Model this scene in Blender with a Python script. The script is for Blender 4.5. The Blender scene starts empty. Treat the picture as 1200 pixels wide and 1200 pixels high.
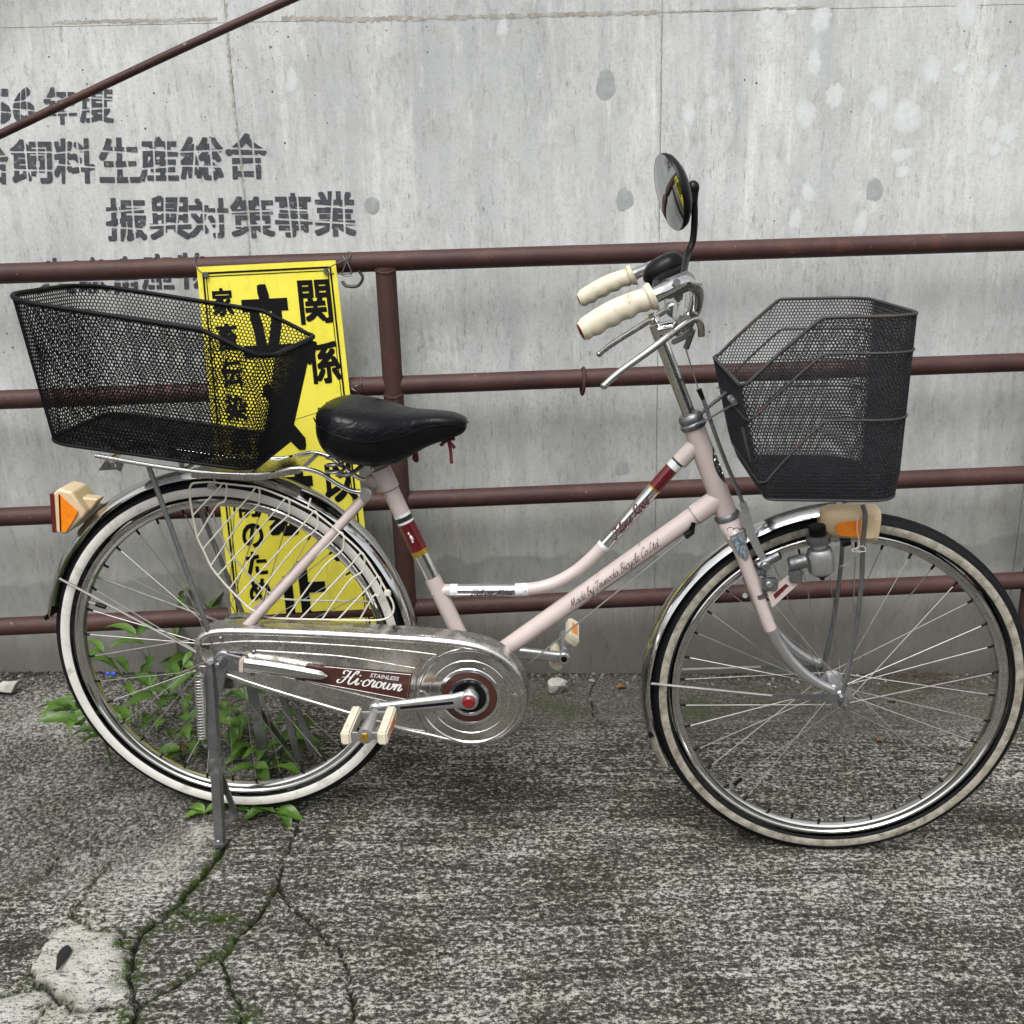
import bpy, bmesh, math, random
import numpy as np
from mathutils import Vector, Matrix
random.seed(7); RNG = np.random.default_rng(7)
R = math.radians
scene = bpy.context.scene

# ------------------------------------------------------------------ camera
CAM = np.array([0.489921, -1.734627, 1.105458]); PITCH, YAW, ROLL = 0.293060, 0.038628, -0.030603
FPX = 1157.0
def _rot(p, yw, rl):
    cy, sy, cp, sp = math.cos(yw), math.sin(yw), math.cos(p), math.sin(p)
    f = np.array([sy*cp, cy*cp, -sp]); r = np.array([cy, -sy, 0.0]); u = np.cross(r, f)
    c, s = math.cos(rl), math.sin(rl)
    return np.array([c*r+s*u, -s*r+c*u, f])
RM = _rot(PITCH, YAW, ROLL)
cd = bpy.data.cameras.new('camera'); cam = bpy.data.objects.new('camera', cd); scene.collection.objects.link(cam)
cd.sensor_fit = 'HORIZONTAL'; cd.angle = 2*math.atan(600/FPX); cd.clip_start = .02; cd.clip_end = 600
m4 = Matrix.Identity(4)
for i in range(3):
    m4[i][0], m4[i][1], m4[i][2], m4[i][3] = RM[0][i], RM[1][i], -RM[2][i], CAM[i]
cam.matrix_world = m4
scene.camera = cam

# ------------------------------------------------------------------ sky and light (bright overcast day)
SUN_EL, SUN_AZ = R(60), R(200)          # azimuth from +Y clockwise: high, behind the camera's left shoulder
world = bpy.data.worlds.new('World'); scene.world = world; world.use_nodes = True
nt = world.node_tree; nt.nodes.clear()
sky = nt.nodes.new('ShaderNodeTexSky'); sky.sky_type = 'NISHITA'; sky.sun_disc = False
sky.sun_elevation = SUN_EL; sky.sun_rotation = SUN_AZ; sky.air_density = 1.0; sky.dust_density = 4.0
hs = nt.nodes.new('ShaderNodeHueSaturation'); hs.inputs['Saturation'].default_value = .10
bg = nt.nodes.new('ShaderNodeBackground'); bg.inputs[1].default_value = .15
wo = nt.nodes.new('ShaderNodeOutputWorld')
nt.links.new(sky.outputs[0], hs.inputs['Color']); nt.links.new(hs.outputs[0], bg.inputs[0]); nt.links.new(bg.outputs[0], wo.inputs[0])
sd = bpy.data.lights.new('sun', 'SUN'); sd.energy = 1.5; sd.angle = R(40); sd.color = (1, .985, .96)
sun = bpy.data.objects.new('sun', sd); scene.collection.objects.link(sun)
sdir = Vector((math.sin(SUN_AZ)*math.cos(SUN_EL), math.cos(SUN_AZ)*math.cos(SUN_EL), math.sin(SUN_EL)))
sun.rotation_euler = sdir.to_track_quat('Z', 'Y').to_euler(); sun.location = sdir*8
scene.view_settings.view_transform = 'Standard'; scene.view_settings.look = 'None'
scene.view_settings.exposure = 0.62; scene.view_settings.gamma = 1
scene.view_settings.use_curve_mapping = False
scene.cycles.max_bounces = 4; scene.cycles.diffuse_bounces = 2; scene.cycles.glossy_bounces = 3; scene.cycles.transmission_bounces = 2; scene.cycles.transparent_max_bounces = 4
scene.cycles.caustics_reflective = False; scene.cycles.caustics_refractive = False; scene.cycles.use_adaptive_sampling = True; scene.cycles.adaptive_threshold = .035

# ------------------------------------------------------------------ places in the photograph -> places in the scene
BYAW, BPIT, WB = -0.110749, 0.068532, 1.122071
def _bm():
    c, s, cy, sy = math.cos(BPIT), math.sin(BPIT), math.cos(BYAW), math.sin(BYAW)
    def f(p):
        X = p[0]*c+p[2]*s; Z = -p[0]*s+p[2]*c
        return [X*cy-p[1]*sy, X*sy+p[1]*cy, Z]
    return np.array([f(e) for e in np.eye(3)])
BM = _bm()
b2w = lambda p: np.asarray(p, float) @ BM
w2b = lambda p: np.asarray(p, float) @ BM.T
def ray(px, py): return np.array([(px-600)/FPX, -(py-600)/FPX, 1.0]) @ RM
def Y_(px, py, y):
    d = ray(px, py); return CAM+d*(y-CAM[1])/d[1]
def K(px, py, yb=0.0):
    c = w2b(CAM); d = w2b(ray(px, py)); return c+d*(yb-c[1])/d[1]
FC = b2w([WB, 0, -.0015])
GX, GY = -.055, .048
G0 = FC[2]-GX*FC[0]-GY*FC[1]
def gz(x, y): return G0+GX*x+GY*y
def G(px, py):
    d = ray(px, py); t = (G0+GX*CAM[0]+GY*CAM[1]-CAM[2])/(d[2]-GX*d[0]-GY*d[1]); return CAM+d*t
WALL_Y, RAIL_Y = .555, .46

# ------------------------------------------------------------------ materials
def new_mat(name):
    m = bpy.data.materials.new(name); m.use_nodes = True
    t = m.node_tree; t.nodes.clear()
    o = t.nodes.new('ShaderNodeOutputMaterial'); b = t.nodes.new('ShaderNodeBsdfPrincipled')
    t.links.new(b.outputs[0], o.inputs[0]); return m, t, b
def N(t, typ, **kw):
    n = t.nodes.new(typ)
    for k, v in kw.items():
        if k.startswith('i_'): n.inputs[k[2:].replace('_', ' ')].default_value = v
        else: setattr(n, k, v)
    return n
def noise(t, vec, scale, detail=4, rough=.6, dist=0):
    n = N(t, 'ShaderNodeTexNoise', i_Scale=scale, i_Detail=detail, i_Roughness=rough, i_Distortion=dist)
    if vec is not None: t.links.new(vec, n.inputs['Vector'])
    return n.outputs['Fac']
def ramp(t, fac, p0, p1, c0=(0, 0, 0, 1), c1=(1, 1, 1, 1)):
    r = N(t, 'ShaderNodeMapRange'); r.clamp = True
    r.inputs[1].default_value = p0; r.inputs[2].default_value = p1; r.inputs[3].default_value = 0; r.inputs[4].default_value = 1
    t.links.new(fac, r.inputs[0]); return r.outputs[0]
def mixc(t, fac, a, b, mode='MIX'):
    n = N(t, 'ShaderNodeMix', data_type='RGBA', blend_type=mode)
    for s, v in ((0, fac), (6, a), (7, b)):
        if isinstance(v, (int, float)): n.inputs[s].default_value = v
        elif isinstance(v, (tuple, list)): n.inputs[s].default_value = (*v[:3], 1)
        else: t.links.new(v, n.inputs[s])
    return n.outputs[2]
def math_(t, op, a, b=None):
    n = N(t, 'ShaderNodeMath', operation=op)
    for s, v in ((0, a), (1, b)):
        if v is None: continue
        if isinstance(v, (int, float)): n.inputs[s].default_value = v
        else: t.links.new(v, n.inputs[s])
    return n.outputs[0]
def coords(t, sc=(1, 1, 1), world_=False):
    if world_: src = N(t, 'ShaderNodeNewGeometry').outputs['Position']
    else: src = N(t, 'ShaderNodeTexCoord').outputs['Object']
    mp = N(t, 'ShaderNodeMapping'); mp.inputs['Scale'].default_value = sc
    t.links.new(src, mp.inputs[0]); return mp.outputs[0]
def bump(t, b, h, strength=.3, dist=.002):
    n = N(t, 'ShaderNodeBump'); n.inputs['Strength'].default_value = strength; n.inputs['Distance'].default_value = dist
    t.links.new(h, n.inputs['Height']); t.links.new(n.outputs[0], b.inputs['Normal'])
def srgb(r, g, b):
    f = lambda c: (c/255/12.92 if c/255 <= .04045 else ((c/255+.055)/1.055)**2.4)
    return (f(r), f(g), f(b))
def pm(name, col, rough=.5, metal=0, coat=0, dirt=None, dscale=30, dlo=.52, dhi=.7, var=.12, vs=25, bmp=0, bs=200, spec=None):
    m, t, b = new_mat(name); v = coords(t)
    n1 = noise(t, v, vs, 5)
    c = mixc(t, ramp(t, n1, .3, .7), tuple(x*(1-var) for x in col), tuple(min(1, x*(1+var)) for x in col))
    rr = N(t, 'ShaderNodeMapRange'); rr.inputs[3].default_value = max(.03, rough-.08); rr.inputs[4].default_value = min(1, rough+.1)
    n2 = noise(t, v, vs*2.3, 4); t.links.new(n2, rr.inputs[0])
    b.inputs['Metallic'].default_value = metal
    if dirt:
        d = ramp(t, noise(t, v, dscale, 6, .65), dlo, dhi)
        c = mixc(t, d, c, dirt)
        mm = math_(t, 'MULTIPLY', math_(t, 'SUBTRACT', 1.0, d), float(metal)); t.links.new(mm, b.inputs['Metallic'])
        rg = math_(t, 'ADD', rr.outputs[0], math_(t, 'MULTIPLY', d, .35)); t.links.new(rg, b.inputs['Roughness'])
    else: t.links.new(rr.outputs[0], b.inputs['Roughness'])
    t.links.new(c, b.inputs['Base Color'])
    if coat: b.inputs['Coat Weight'].default_value = coat; b.inputs['Coat Roughness'].default_value = .12
    if spec is not None: b.inputs['Specular IOR Level'].default_value = spec
    if bmp: bump(t, b, noise(t, v, bs, 4), bmp, .001)
    return m
M = {}
M['pink'] = pm('pink_paint', srgb(188, 174, 170), .34, 0, .4, srgb(118, 98, 88), 26, .63, .78, .09, 9, .06, 60)
M['pinkdull'] = pm('pink_paint_dull', srgb(178, 162, 154), .42, 0, .2, srgb(110, 92, 84), 60, .60, .78, .06, 14)
M['chrome'] = pm('chrome', (.66, .66, .65), .10, 1, 0, (.16, .12, .09), 60, .72, .86, .05, 30)
M['chrome_old'] = pm('chrome_worn', (.46, .45, .43), .22, 1, 0, (.13, .10, .075), 45, .56, .76, .12, 40)
M['steel'] = pm('grey_steel', (.25, .252, .262), .36, .9, 0, (.05, .043, .036), 50, .54, .76, .18, 40, .15, 300)
M['zinc'] = pm('zinc_spoke', (.44, .43, .41), .32, 1, 0, (.2, .17, .14), 25, .55, .8, .15, 30)
M['alu'] = pm('cast_aluminium', (.52, .52, .53), .33, .9, 0, (.13, .12, .11), 60, .62, .8, .08, 50, .1, 400)
M['black'] = pm('black_plastic', (.005, .005, .006), .34, 0, 0, (.02, .02, .02), 60, .62, .88, .2, 40, spec=.2)
M['tread'] = pm('tyre_rubber', (.006, .006, .0075), .62, 0, 0, (.022, .021, .019), 30, .58, .88, .25, 60, .6, 260, spec=.15)
M['cream_new'] = pm('whitewall_rubber', srgb(204, 202, 195), .6, 0, 0, srgb(120, 110, 95), 28, .55, .85, .07, 30, .2, 250)
M['cream_old'] = pm('dirty_whitewall', srgb(152, 147, 135), .65, 0, 0, srgb(92, 84, 70), 60, .42, .72, .12, 35, .25, 250)
M['wirecream'] = pm('cream_wire', srgb(206, 201, 188), .4, 0, .2, srgb(110, 92, 72), 60, .62, .8, .06, 30)
M['grip'] = pm('cream_grip', srgb(204, 195, 174), .5, 0, 0, srgb(120, 100, 70), 42, .58, .82, .07, 40, .2, 300)
M['red'] = pm('red_plastic', srgb(112, 18, 24), .35, 0, .3)
M['redfoil'] = pm('red_foil', srgb(96, 12, 24), .22, .25, .6, None, var=.15)
M['blackfoil'] = pm('black_band', (.012, .011, .012), .3, 0, .4)
M['silverfoil'] = pm('silver_foil', (.72, .72, .72), .13, 1, 0, (.30, .28, .25), 60, .62, .82, .06)
M['goldfoil'] = pm('gold_foil', srgb(196, 158, 62), .25, .8)
M['whitefoil'] = pm('white_band', srgb(214, 218, 218), .3, .1, .3, srgb(120, 122, 122), 90, .55, .7)
M['blackmesh'] = pm('black_coated_mesh', (.004, .004, .0055), .5, 0, 0, (.010, .010, .012), 50, .5, .9, .2, 60, spec=.14)
M['greymesh'] = pm('dark_weathered_mesh', (.026, .027, .031), .55, 0, 0, (.055, .038, .03), 14, .64, .84, .3, 30, spec=.25)
M['rustrim'] = pm('rusted_basket_rim', (.028, .027, .029), .55, .1, 0, srgb(84, 58, 48), 22, .54, .74, .3, 30, .3, 300)
M['vinyl'] = pm('black_vinyl', (.0035, .0035, .005), .27, 0, 0, (.014, .0135, .013), 16, .62, .85, .15, 30, .14, 420, spec=.26)
def m_vinyl():
    m, t, b = new_mat('black_vinyl'); v = coords(t); cr_ = noise(t, coords(t, (1.0, .35, 1.6)), 34, 3, .55, .8)
    c = mixc(t, ramp(t, noise(t, v, 16, 5, .7), .58, .82), (.0032, .0032, .0045), (.016, .0155, .015)); t.links.new(c, b.inputs['Base Color'])
    rr = N(t, 'ShaderNodeMapRange'); rr.inputs[3].default_value = .20; rr.inputs[4].default_value = .42; t.links.new(noise(t, v, 30, 4), rr.inputs[0]); t.links.new(rr.outputs[0], b.inputs['Roughness'])
    b.inputs['Specular IOR Level'].default_value = .22; bump(t, b, math_(t, 'ADD', cr_, math_(t, 'MULTIPLY', noise(t, v, 420, 2), .06)), .36, .007); return m
M['vinyl'] = m_vinyl()
M['amber'] = pm('amber_lens', srgb(232, 128, 10), .25, 0, .7, None, var=.12, vs=90, bmp=.4, bs=350)
M['ambertan'] = pm('aged_cream_plastic', srgb(208, 186, 150), .42, 0, .2, srgb(170, 132, 86), 18, .58, .85, .06)
M['redlens'] = pm('dark_red_plastic', srgb(92, 22, 28), .3, 0, .4)
M['brown'] = pm('brown_enamel', srgb(66, 35, 28), .35, 0, .2, srgb(60, 36, 30), 40, .55, .8, .1)
M['case'] = pm('brushed_stainless', (.55, .535, .51), .26, 1, 0, (.20, .17, .13), 34, .56, .84, .14, 26, .30, 210)
M['casedisc'] = pm('stainless_disc', (.62, .605, .58), .17, 1, 0, (.17, .14, .10), 40, .60, .82, .12, 22)
M['whiteink'] = pm('white_ink', srgb(225, 225, 222), .4)
M['inkblack'] = pm('black_script_ink', srgb(48, 38, 38), .4)
M['inkred'] = pm('dark_red_ink', srgb(86, 26, 40), .4)
M['redcord'] = pm('dark_red_cord', srgb(96, 24, 32), .8)
M['crestblue'] = pm('blue_grey_enamel', srgb(150, 165, 172), .3, .3, .3, srgb(44, 66, 88), 160, .42, .58)
M['lugline'] = pm('dirty_seam', srgb(88, 70, 62), .6)
M['hubdrum'] = pm('hub_brake_drum', (.36, .36, .36), .3, .9, 0, (.1, .09, .08), 40, .5, .8, .15)

def m_rail():
    m, t, b = new_mat('brown_rusty_paint'); v = coords(t, world_=True)
    vs = coords(t, (6, 6, 30), True)
    c = mixc(t, ramp(t, noise(t, v, 9, 6), .35, .7), srgb(58, 37, 35), srgb(74, 50, 46))
    c = mixc(t, ramp(t, noise(t, v, 18, 5, .75), .56, .68), c, srgb(80, 50, 40))
    c = mixc(t, ramp(t, noise(t, vs, 5, 5), .66, .8), c, srgb(38, 25, 24))
    c = mixc(t, ramp(t, noise(t, v, 95, 3, .7), .68, .73), c, srgb(132, 116, 110))
    t.links.new(c, b.inputs['Base Color']); b.inputs['Roughness'].default_value = .55; b.inputs['Specular IOR Level'].default_value = .3
    bump(t, b, noise(t, v, 110, 4, .7), .55, .0015); return m
M['rail'] = m_rail()
def m_post():
    m, t, b = new_mat('rusted_post'); v = coords(t, (1, 1, .45), True)
    c = mixc(t, ramp(t, noise(t, v, 14, 7, .7), .38, .62), srgb(44, 27, 25), srgb(66, 37, 28))
    c = mixc(t, ramp(t, noise(t, v, 60, 5), .6, .72), c, srgb(96, 52, 32))
    t.links.new(c, b.inputs['Base Color']); b.inputs['Roughness'].default_value = .75
    bump(t, b, noise(t, v, 160, 5), .5, .001); return m
M['post'] = m_post()

def m_wall():
    m, t, b = new_mat('weathered_concrete'); v = coords(t, world_=True)
    vv = coords(t, (1, 1, .10), True); sc = coords(t, (1, 1, .25), True)
    sep = N(t, 'ShaderNodeSeparateXYZ'); t.links.new(N(t, 'ShaderNodeNewGeometry').outputs['Position'], sep.inputs[0])
    c = mixc(t, ramp(t, noise(t, v, 1.9, 3), .3, .7), (.50, .515, .51), (.60, .615, .605))
    st1 = noise(t, vv, 6, 4, .65)
    c = mixc(t, math_(t, 'MULTIPLY', ramp(t, st1, .42, .68), .75), c, (.385, .40, .41))
    c = mixc(t, math_(t, 'MULTIPLY', ramp(t, noise(t, vv, 19, 4, .6), .50, .72), .45), c, (.70, .71, .70))
    blot = noise(t, v, 11, 5, .7)
    c = mixc(t, math_(t, 'MULTIPLY', ramp(t, blot, .50, .68), .55), c, (.41, .41, .38))
    # fine dark scratches and scuffs, mostly upright, in patches
    area = ramp(t, noise(t, v, 4.2, 3), .38, .62)
    c = mixc(t, math_(t, 'MULTIPLY', ramp(t, noise(t, sc, 130, 4, .8), .575, .67), math_(t, 'MULTIPLY', area, .8)), c, (.20, .20, .19))
    c = mixc(t, math_(t, 'MULTIPLY', ramp(t, noise(t, v, 170, 4, .8), .53, .68), .55), c, (.31, .31, .295))
    c = mixc(t, math_(t, 'MULTIPLY', ramp(t, noise(t, v, 24, 5, .75), .56, .72), .5), c, (.37, .37, .345))
    c = mixc(t, math_(t, 'MULTIPLY', ramp(t, noise(t, sc, 40, 4, .7), .57, .70), .4), c, (.70, .71, .70))
    # air holes
    xz = N(t, 'ShaderNodeCombineXYZ'); t.links.new(sep.outputs[0], xz.inputs[0]); t.links.new(sep.outputs[2], xz.inputs[1])
    vo = N(t, 'ShaderNodeTexVoronoi', voronoi_dimensions='2D', i_Scale=31.0); t.links.new(xz.outputs[0], vo.inputs['Vector'])
    vsz = N(t, 'ShaderNodeTexWhiteNoise'); t.links.new(vo.outputs['Position'], vsz.inputs['Vector'])
    hole = math_(t, 'LESS_THAN', vo.outputs['Distance'], math_(t, 'MULTIPLY', math_(t, 'MULTIPLY', ramp(t, vsz.outputs['Value'], .70, 1.0), ramp(t, noise(t, v, 3.1, 2), .42, .62)), .085))
    c = mixc(t, math_(t, 'MULTIPLY', hole, .85), c, (.06, .06, .055))
    # damp grime on the lower half, ragged upper edges and runs
    rag = noise(t, coords(t, (1, 1, .35), True), 5, 5, .7); fine = noise(t, v, 26, 4, .7)
    edge = math_(t, 'ADD', math_(t, 'ADD', sep.outputs[2], math_(t, 'MULTIPLY', rag, -.75)), math_(t, 'MULTIPLY', fine, -.30))
    damp = math_(t, 'SUBTRACT', 1.0, ramp(t, edge, -.48, .26))
    c = mixc(t, math_(t, 'MULTIPLY', damp, .92), c, mixc(t, ramp(t, fine, .3, .7), (.165, .158, .135), (.30, .29, .255)))
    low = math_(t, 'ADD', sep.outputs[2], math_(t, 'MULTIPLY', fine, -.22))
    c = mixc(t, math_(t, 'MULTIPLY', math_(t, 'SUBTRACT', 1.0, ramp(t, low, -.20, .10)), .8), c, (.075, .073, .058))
    # shadow from overhead, painted brown into the wall colour high on the left
    corner_shade = math_(t, 'ADD', math_(t, 'MULTIPLY', sep.outputs[2], 1.0), math_(t, 'ADD', math_(t, 'MULTIPLY', sep.outputs[0], -.42), math_(t, 'MULTIPLY', noise(t, sc, 9, 4, .7), .22)))
    c = mixc(t, math_(t, 'MULTIPLY', ramp(t, corner_shade, 1.72, 1.95), .72), c, (.14, .13, .105))
    # tide mark of damp between the two lowest rails
    wm = math_(t, 'ADD', sep.outputs[2], math_(t, 'MULTIPLY', noise(t, v, 8, 4, .6), -.12))
    band = math_(t, 'MULTIPLY', ramp(t, wm, .13, .16), math_(t, 'SUBTRACT', 1.0, ramp(t, wm, .228, .24)))
    c = mixc(t, math_(t, 'MULTIPLY', band, .40), c, (.12, .125, .125))
    # scuffs and runs over everything, so that the grimy part is broken up too
    c = mixc(t, math_(t, 'MULTIPLY', ramp(t, noise(t, sc, 75, 4, .8), .54, .68), .45), c, mixc(t, 1.0, c, (.55, .54, .50), 'MULTIPLY'))
    c = mixc(t, math_(t, 'MULTIPLY', ramp(t, noise(t, vv, 30, 4, .75), .54, .70), .35), c, mixc(t, 1.0, c, (1.45, 1.42, 1.34), 'MULTIPLY'))
    t.links.new(c, b.inputs['Base Color']); b.inputs['Roughness'].default_value = .9
    b.inputs['Specular IOR Level'].default_value = .2
    h = math_(t, 'ADD', noise(t, v, 120, 4, .75), math_(t, 'MULTIPLY', hole, -1.5))
    bump(t, b, h, .45, .0018); return m
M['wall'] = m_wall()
def m_dab(name, edge, mid, hi, lo_, hi_):
    m, t, b = new_mat(name); v = coords(t, world_=True); fa = N(t, 'ShaderNodeAttribute', attribute_name='fade').outputs['Fac']
    k = math_(t, 'ADD', fa, math_(t, 'MULTIPLY', math_(t, 'SUBTRACT', noise(t, coords(t, (1, 1, .45), True), 95, 5, .75), .5), 1.7))
    c = mixc(t, ramp(t, k, lo_, hi_), edge, mixc(t, ramp(t, noise(t, v, 60, 4), .3, .7), mid, hi))
    c = mixc(t, math_(t, 'MULTIPLY', ramp(t, noise(t, v, 260, 3, .75), .55, .70), .35), c, (.30, .30, .285))
    t.links.new(c, b.inputs['Base Color']); b.inputs['Roughness'].default_value = .92; b.inputs['Specular IOR Level'].default_value = .2; bump(t, b, noise(t, v, 150, 4, .7), .3, .0015); return m
M['plaster'] = m_dab('white_plaster_dab', (.51, .52, .51), (.565, .585, .59), (.65, .67, .685), .25, 1.15)
M['plug'] = m_dab('grey_mortar_plug', (.45, .46, .455), (.29, .30, .305), (.37, .38, .385), .05, .45)
M['joint'] = pm('stained_joint', (.32, .30, .265), .95, 0, 0, (.47, .465, .44), 40, .45, .65, .2, 60)
M['stencil'] = pm('worn_black_stencil_paint', (.052, .055, .065), .75, 0, 0, (.26, .265, .26), 75, .58, .70, .3, 60)
def cramp(t, fac, stops):
    n = N(t, 'ShaderNodeValToRGB'); e = n.color_ramp.elements
    while len(e) < len(stops): e.new(.5)
    for el, (p, c) in zip(e, stops): el.position = p; el.color = (*c, 1)
    t.links.new(fac, n.inputs[0]); return n.outputs[0]
def m_ground():
    m, t, b = new_mat('worn_brushed_concrete'); v = coords(t, world_=True)
    def attr(n): a = N(t, 'ShaderNodeAttribute', attribute_name=n); return a.outputs['Fac']
    crack, moss, pale, rough_, wet = attr('crack'), attr('moss'), attr('pale'), attr('coarse'), attr('nearwall')
    fl = noise(t, coords(t, (.66, 1.0, 1), True), 165, 4, .80)          # flecks where the skin has worn off
    iso = noise(t, v, 130, 4, .80)
    rake = noise(t, coords(t, (.035, 1, 1), True), 120, 3, .7)           # fine raked grooves
    band = noise(t, coords(t, (.09, 1, 1), True), 26, 3, .7)
    patch = noise(t, v, 5.0, 4, .6); grain = noise(t, v, 520, 2, .6)
    sm = N(t, 'ShaderNodeMix', data_type='FLOAT'); t.links.new(rough_, sm.inputs[0]); t.links.new(fl, sm.inputs[2]); t.links.new(iso, sm.inputs[3])
    str_ = math_(t, 'SUBTRACT', 1.0, math_(t, 'MULTIPLY', rough_, .85))
    lin = math_(t, 'MULTIPLY', str_, math_(t, 'ADD', math_(t, 'MULTIPLY', math_(t, 'SUBTRACT', rake, .5), .46), math_(t, 'MULTIPLY', math_(t, 'SUBTRACT', band, .5), .26)))
    mix = math_(t, 'ADD', math_(t, 'ADD', math_(t, 'MULTIPLY', math_(t, 'SUBTRACT', sm.outputs[0], .5), 1.7), .524), math_(t, 'ADD', lin, math_(t, 'ADD', math_(t, 'MULTIPLY', math_(t, 'SUBTRACT', patch, .5), .26), math_(t, 'MULTIPLY', math_(t, 'SUBTRACT', grain, .5), .24))))
    mix = math_(t, 'ADD', mix, math_(t, 'MULTIPLY', pale, .17))
    c = cramp(t, mix, [(.26, (.026, .024, .019)), (.40, (.058, .054, .045)), (.53, (.098, .092, .079)), (.58, (.155, .147, .128)), (.63, (.36, .35, .318)), (.72, (.66, .645, .60))])
    cc = cramp(t, mix, [(.30, (.028, .027, .023)), (.44, (.085, .082, .073)), (.56, (.18, .175, .158)), (.68, (.40, .39, .36)), (.80, (.56, .545, .51))])
    c = mixc(t, math_(t, 'MULTIPLY', rough_, .85), c, cc)
    c = mixc(t, math_(t, 'MULTIPLY', ramp(t, noise(t, v, 6.5, 3), .45, .7), .5), c, mixc(t, 1.0, c, (.80, .78, .62), 'MULTIPLY'))
    # pale sand grains
    vo = N(t, 'ShaderNodeTexVoronoi', voronoi_dimensions='2D', i_Scale=150.0); t.links.new(v, vo.inputs['Vector'])
    wn = N(t, 'ShaderNodeTexWhiteNoise', noise_dimensions='2D'); t.links.new(vo.outputs['Position'], wn.inputs['Vector'])
    gr = math_(t, 'LESS_THAN', vo.outputs['Distance'], math_(t, 'MULTIPLY', ramp(t, wn.outputs['Value'], .80, 1.0), .34))
    c = mixc(t, math_(t, 'MULTIPLY', gr, .32), c, (.50, .49, .45))
    # dusty, greenish strip at the foot of the wall
    dust = cramp(t, iso, [(.34, (.055, .053, .042)), (.5, (.13, .125, .105)), (.66, (.30, .29, .25))])
    dust = mixc(t, math_(t, 'MULTIPLY', ramp(t, noise(t, v, 7, 4), .50, .64), .6), dust, (.085, .10, .045))
    c = mixc(t, math_(t, 'MULTIPLY', wet, ramp(t, patch, .2, .5)), c, dust)
    ms = mixc(t, ramp(t, iso, .35, .65), (.010, .020, .004), (.075, .125, .014))
    c = mixc(t, math_(t, 'MULTIPLY', moss, ramp(t, noise(t, v, 48, 5, .75), .41, .53)), c, ms)
    c = mixc(t, crack, c, (.014, .013, .010))
    t.links.new(c, b.inputs['Base Color']); b.inputs['Roughness'].default_value = .92; b.inputs['Specular IOR Level'].default_value = .15
    bump(t, b, mix, 1.0, .008); return m
M['ground'] = m_ground()
M['rock'] = pm('broken_concrete', (.40, .385, .35), .9, 0, 0, (.16, .155, .135), 30, .45, .7, .2, 40, .8, 90)
M['soil'] = pm('dark_soil', (.045, .038, .027), .95, 0, 0, (.10, .09, .07), 60, .5, .65, .4, 40)
M['gravel'] = pm('gravel', (.20, .19, .165), .9, 0, 0, (.36, .35, .31), 40, .5, .62, .4, 60)
def m_leaf(name, a, bb):
    m, t, b = new_mat(name); v = coords(t)
    oi = N(t, 'ShaderNodeObjectInfo')
    c = mixc(t, oi.outputs['Random'], a, bb); c = mixc(t, math_(t, 'MULTIPLY', ramp(t, noise(t, v, 70, 4), .4, .7), .4), c, tuple(x*1.5 for x in bb))
    t.links.new(c, b.inputs['Base Color']); b.inputs['Roughness'].default_value = .42
    b.inputs['Transmission Weight'].default_value = 0; b.inputs['Subsurface Weight'].default_value = 0
    tr = N(t, 'ShaderNodeBsdfTranslucent'); t.links.new(c, tr.inputs[0])
    ms = N(t, 'ShaderNodeMixShader'); ms.inputs[0].default_value = .3
    out = [n for n in t.nodes if n.type == 'OUTPUT_MATERIAL'][0]
    t.links.new(b.outputs[0], ms.inputs[1]); t.links.new(tr.outputs[0], ms.inputs[2]); t.links.new(ms.outputs[0], out.inputs[0]); return m
M['leaf'] = m_leaf('weed_leaf', (.032, .080, .013), (.105, .205, .030))
M['stem'] = pm('weed_stem', (.10, .13, .04), .6)
M['petal'] = pm('blue_petal', (.05, .10, .55), .5)
M['added_slope'] = pm('added_slope_scrub', (.030, .042, .018), .9, 0, 0, (.06, .055, .035), .8, .45, .7, .4, 1.5)  # cover of the unseen slope added for dark reflections
M['deadleaf'] = pm('dead_leaf', srgb(120, 84, 52), .8, 0, 0, srgb(70, 48, 32), 60)
M['twig'] = pm('dry_twigs', (.085, .072, .055), .9)
def m_sign():
    m, t, b = new_mat('yellow_sign_sheet'); v = coords(t)
    c = mixc(t, ramp(t, noise(t, v, 6, 5), .3, .7), srgb(232, 219, 66), srgb(240, 229, 92))
    c = mixc(t, math_(t, 'MULTIPLY', ramp(t, noise(t, v, 50, 5, .75), .60, .74), .5), c, srgb(170, 150, 56))
    c = mixc(t, math_(t, 'MULTIPLY', ramp(t, noise(t, coords(t, (1, 1, .15)), 26, 4, .7), .55, .72), .38), c, srgb(188, 172, 74))
    bump(t, b, noise(t, v, 7, 3), .25, .012)
    t.links.new(c, b.inputs['Base Color']); b.inputs['Roughness'].default_value = .42
    return m
M['sign'] = m_sign()
M['signblack'] = pm('black_print', (.006, .006, .0065), .5, spec=.15)
M['wire'] = pm('tie_wire', (.20, .19, .18), .45, .9)
M['blackwire'] = pm('black_vinyl_wire', (.012, .012, .013), .4)
def m_mirror():
    m, t, b = new_mat('mirror_glass'); b.inputs['Base Color'].default_value = (.44, .45, .45, 1); b.inputs['Metallic'].default_value = 1; 
    v = coords(t); rr = N(t, 'ShaderNodeMapRange'); rr.inputs[3].default_value = .015; rr.inputs[4].default_value = .05; t.links.new(noise(t, v, 40, 4), rr.inputs[0]); t.links.new(rr.outputs[0], b.inputs['Roughness'])
    return m
M['mirror'] = m_mirror()

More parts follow.
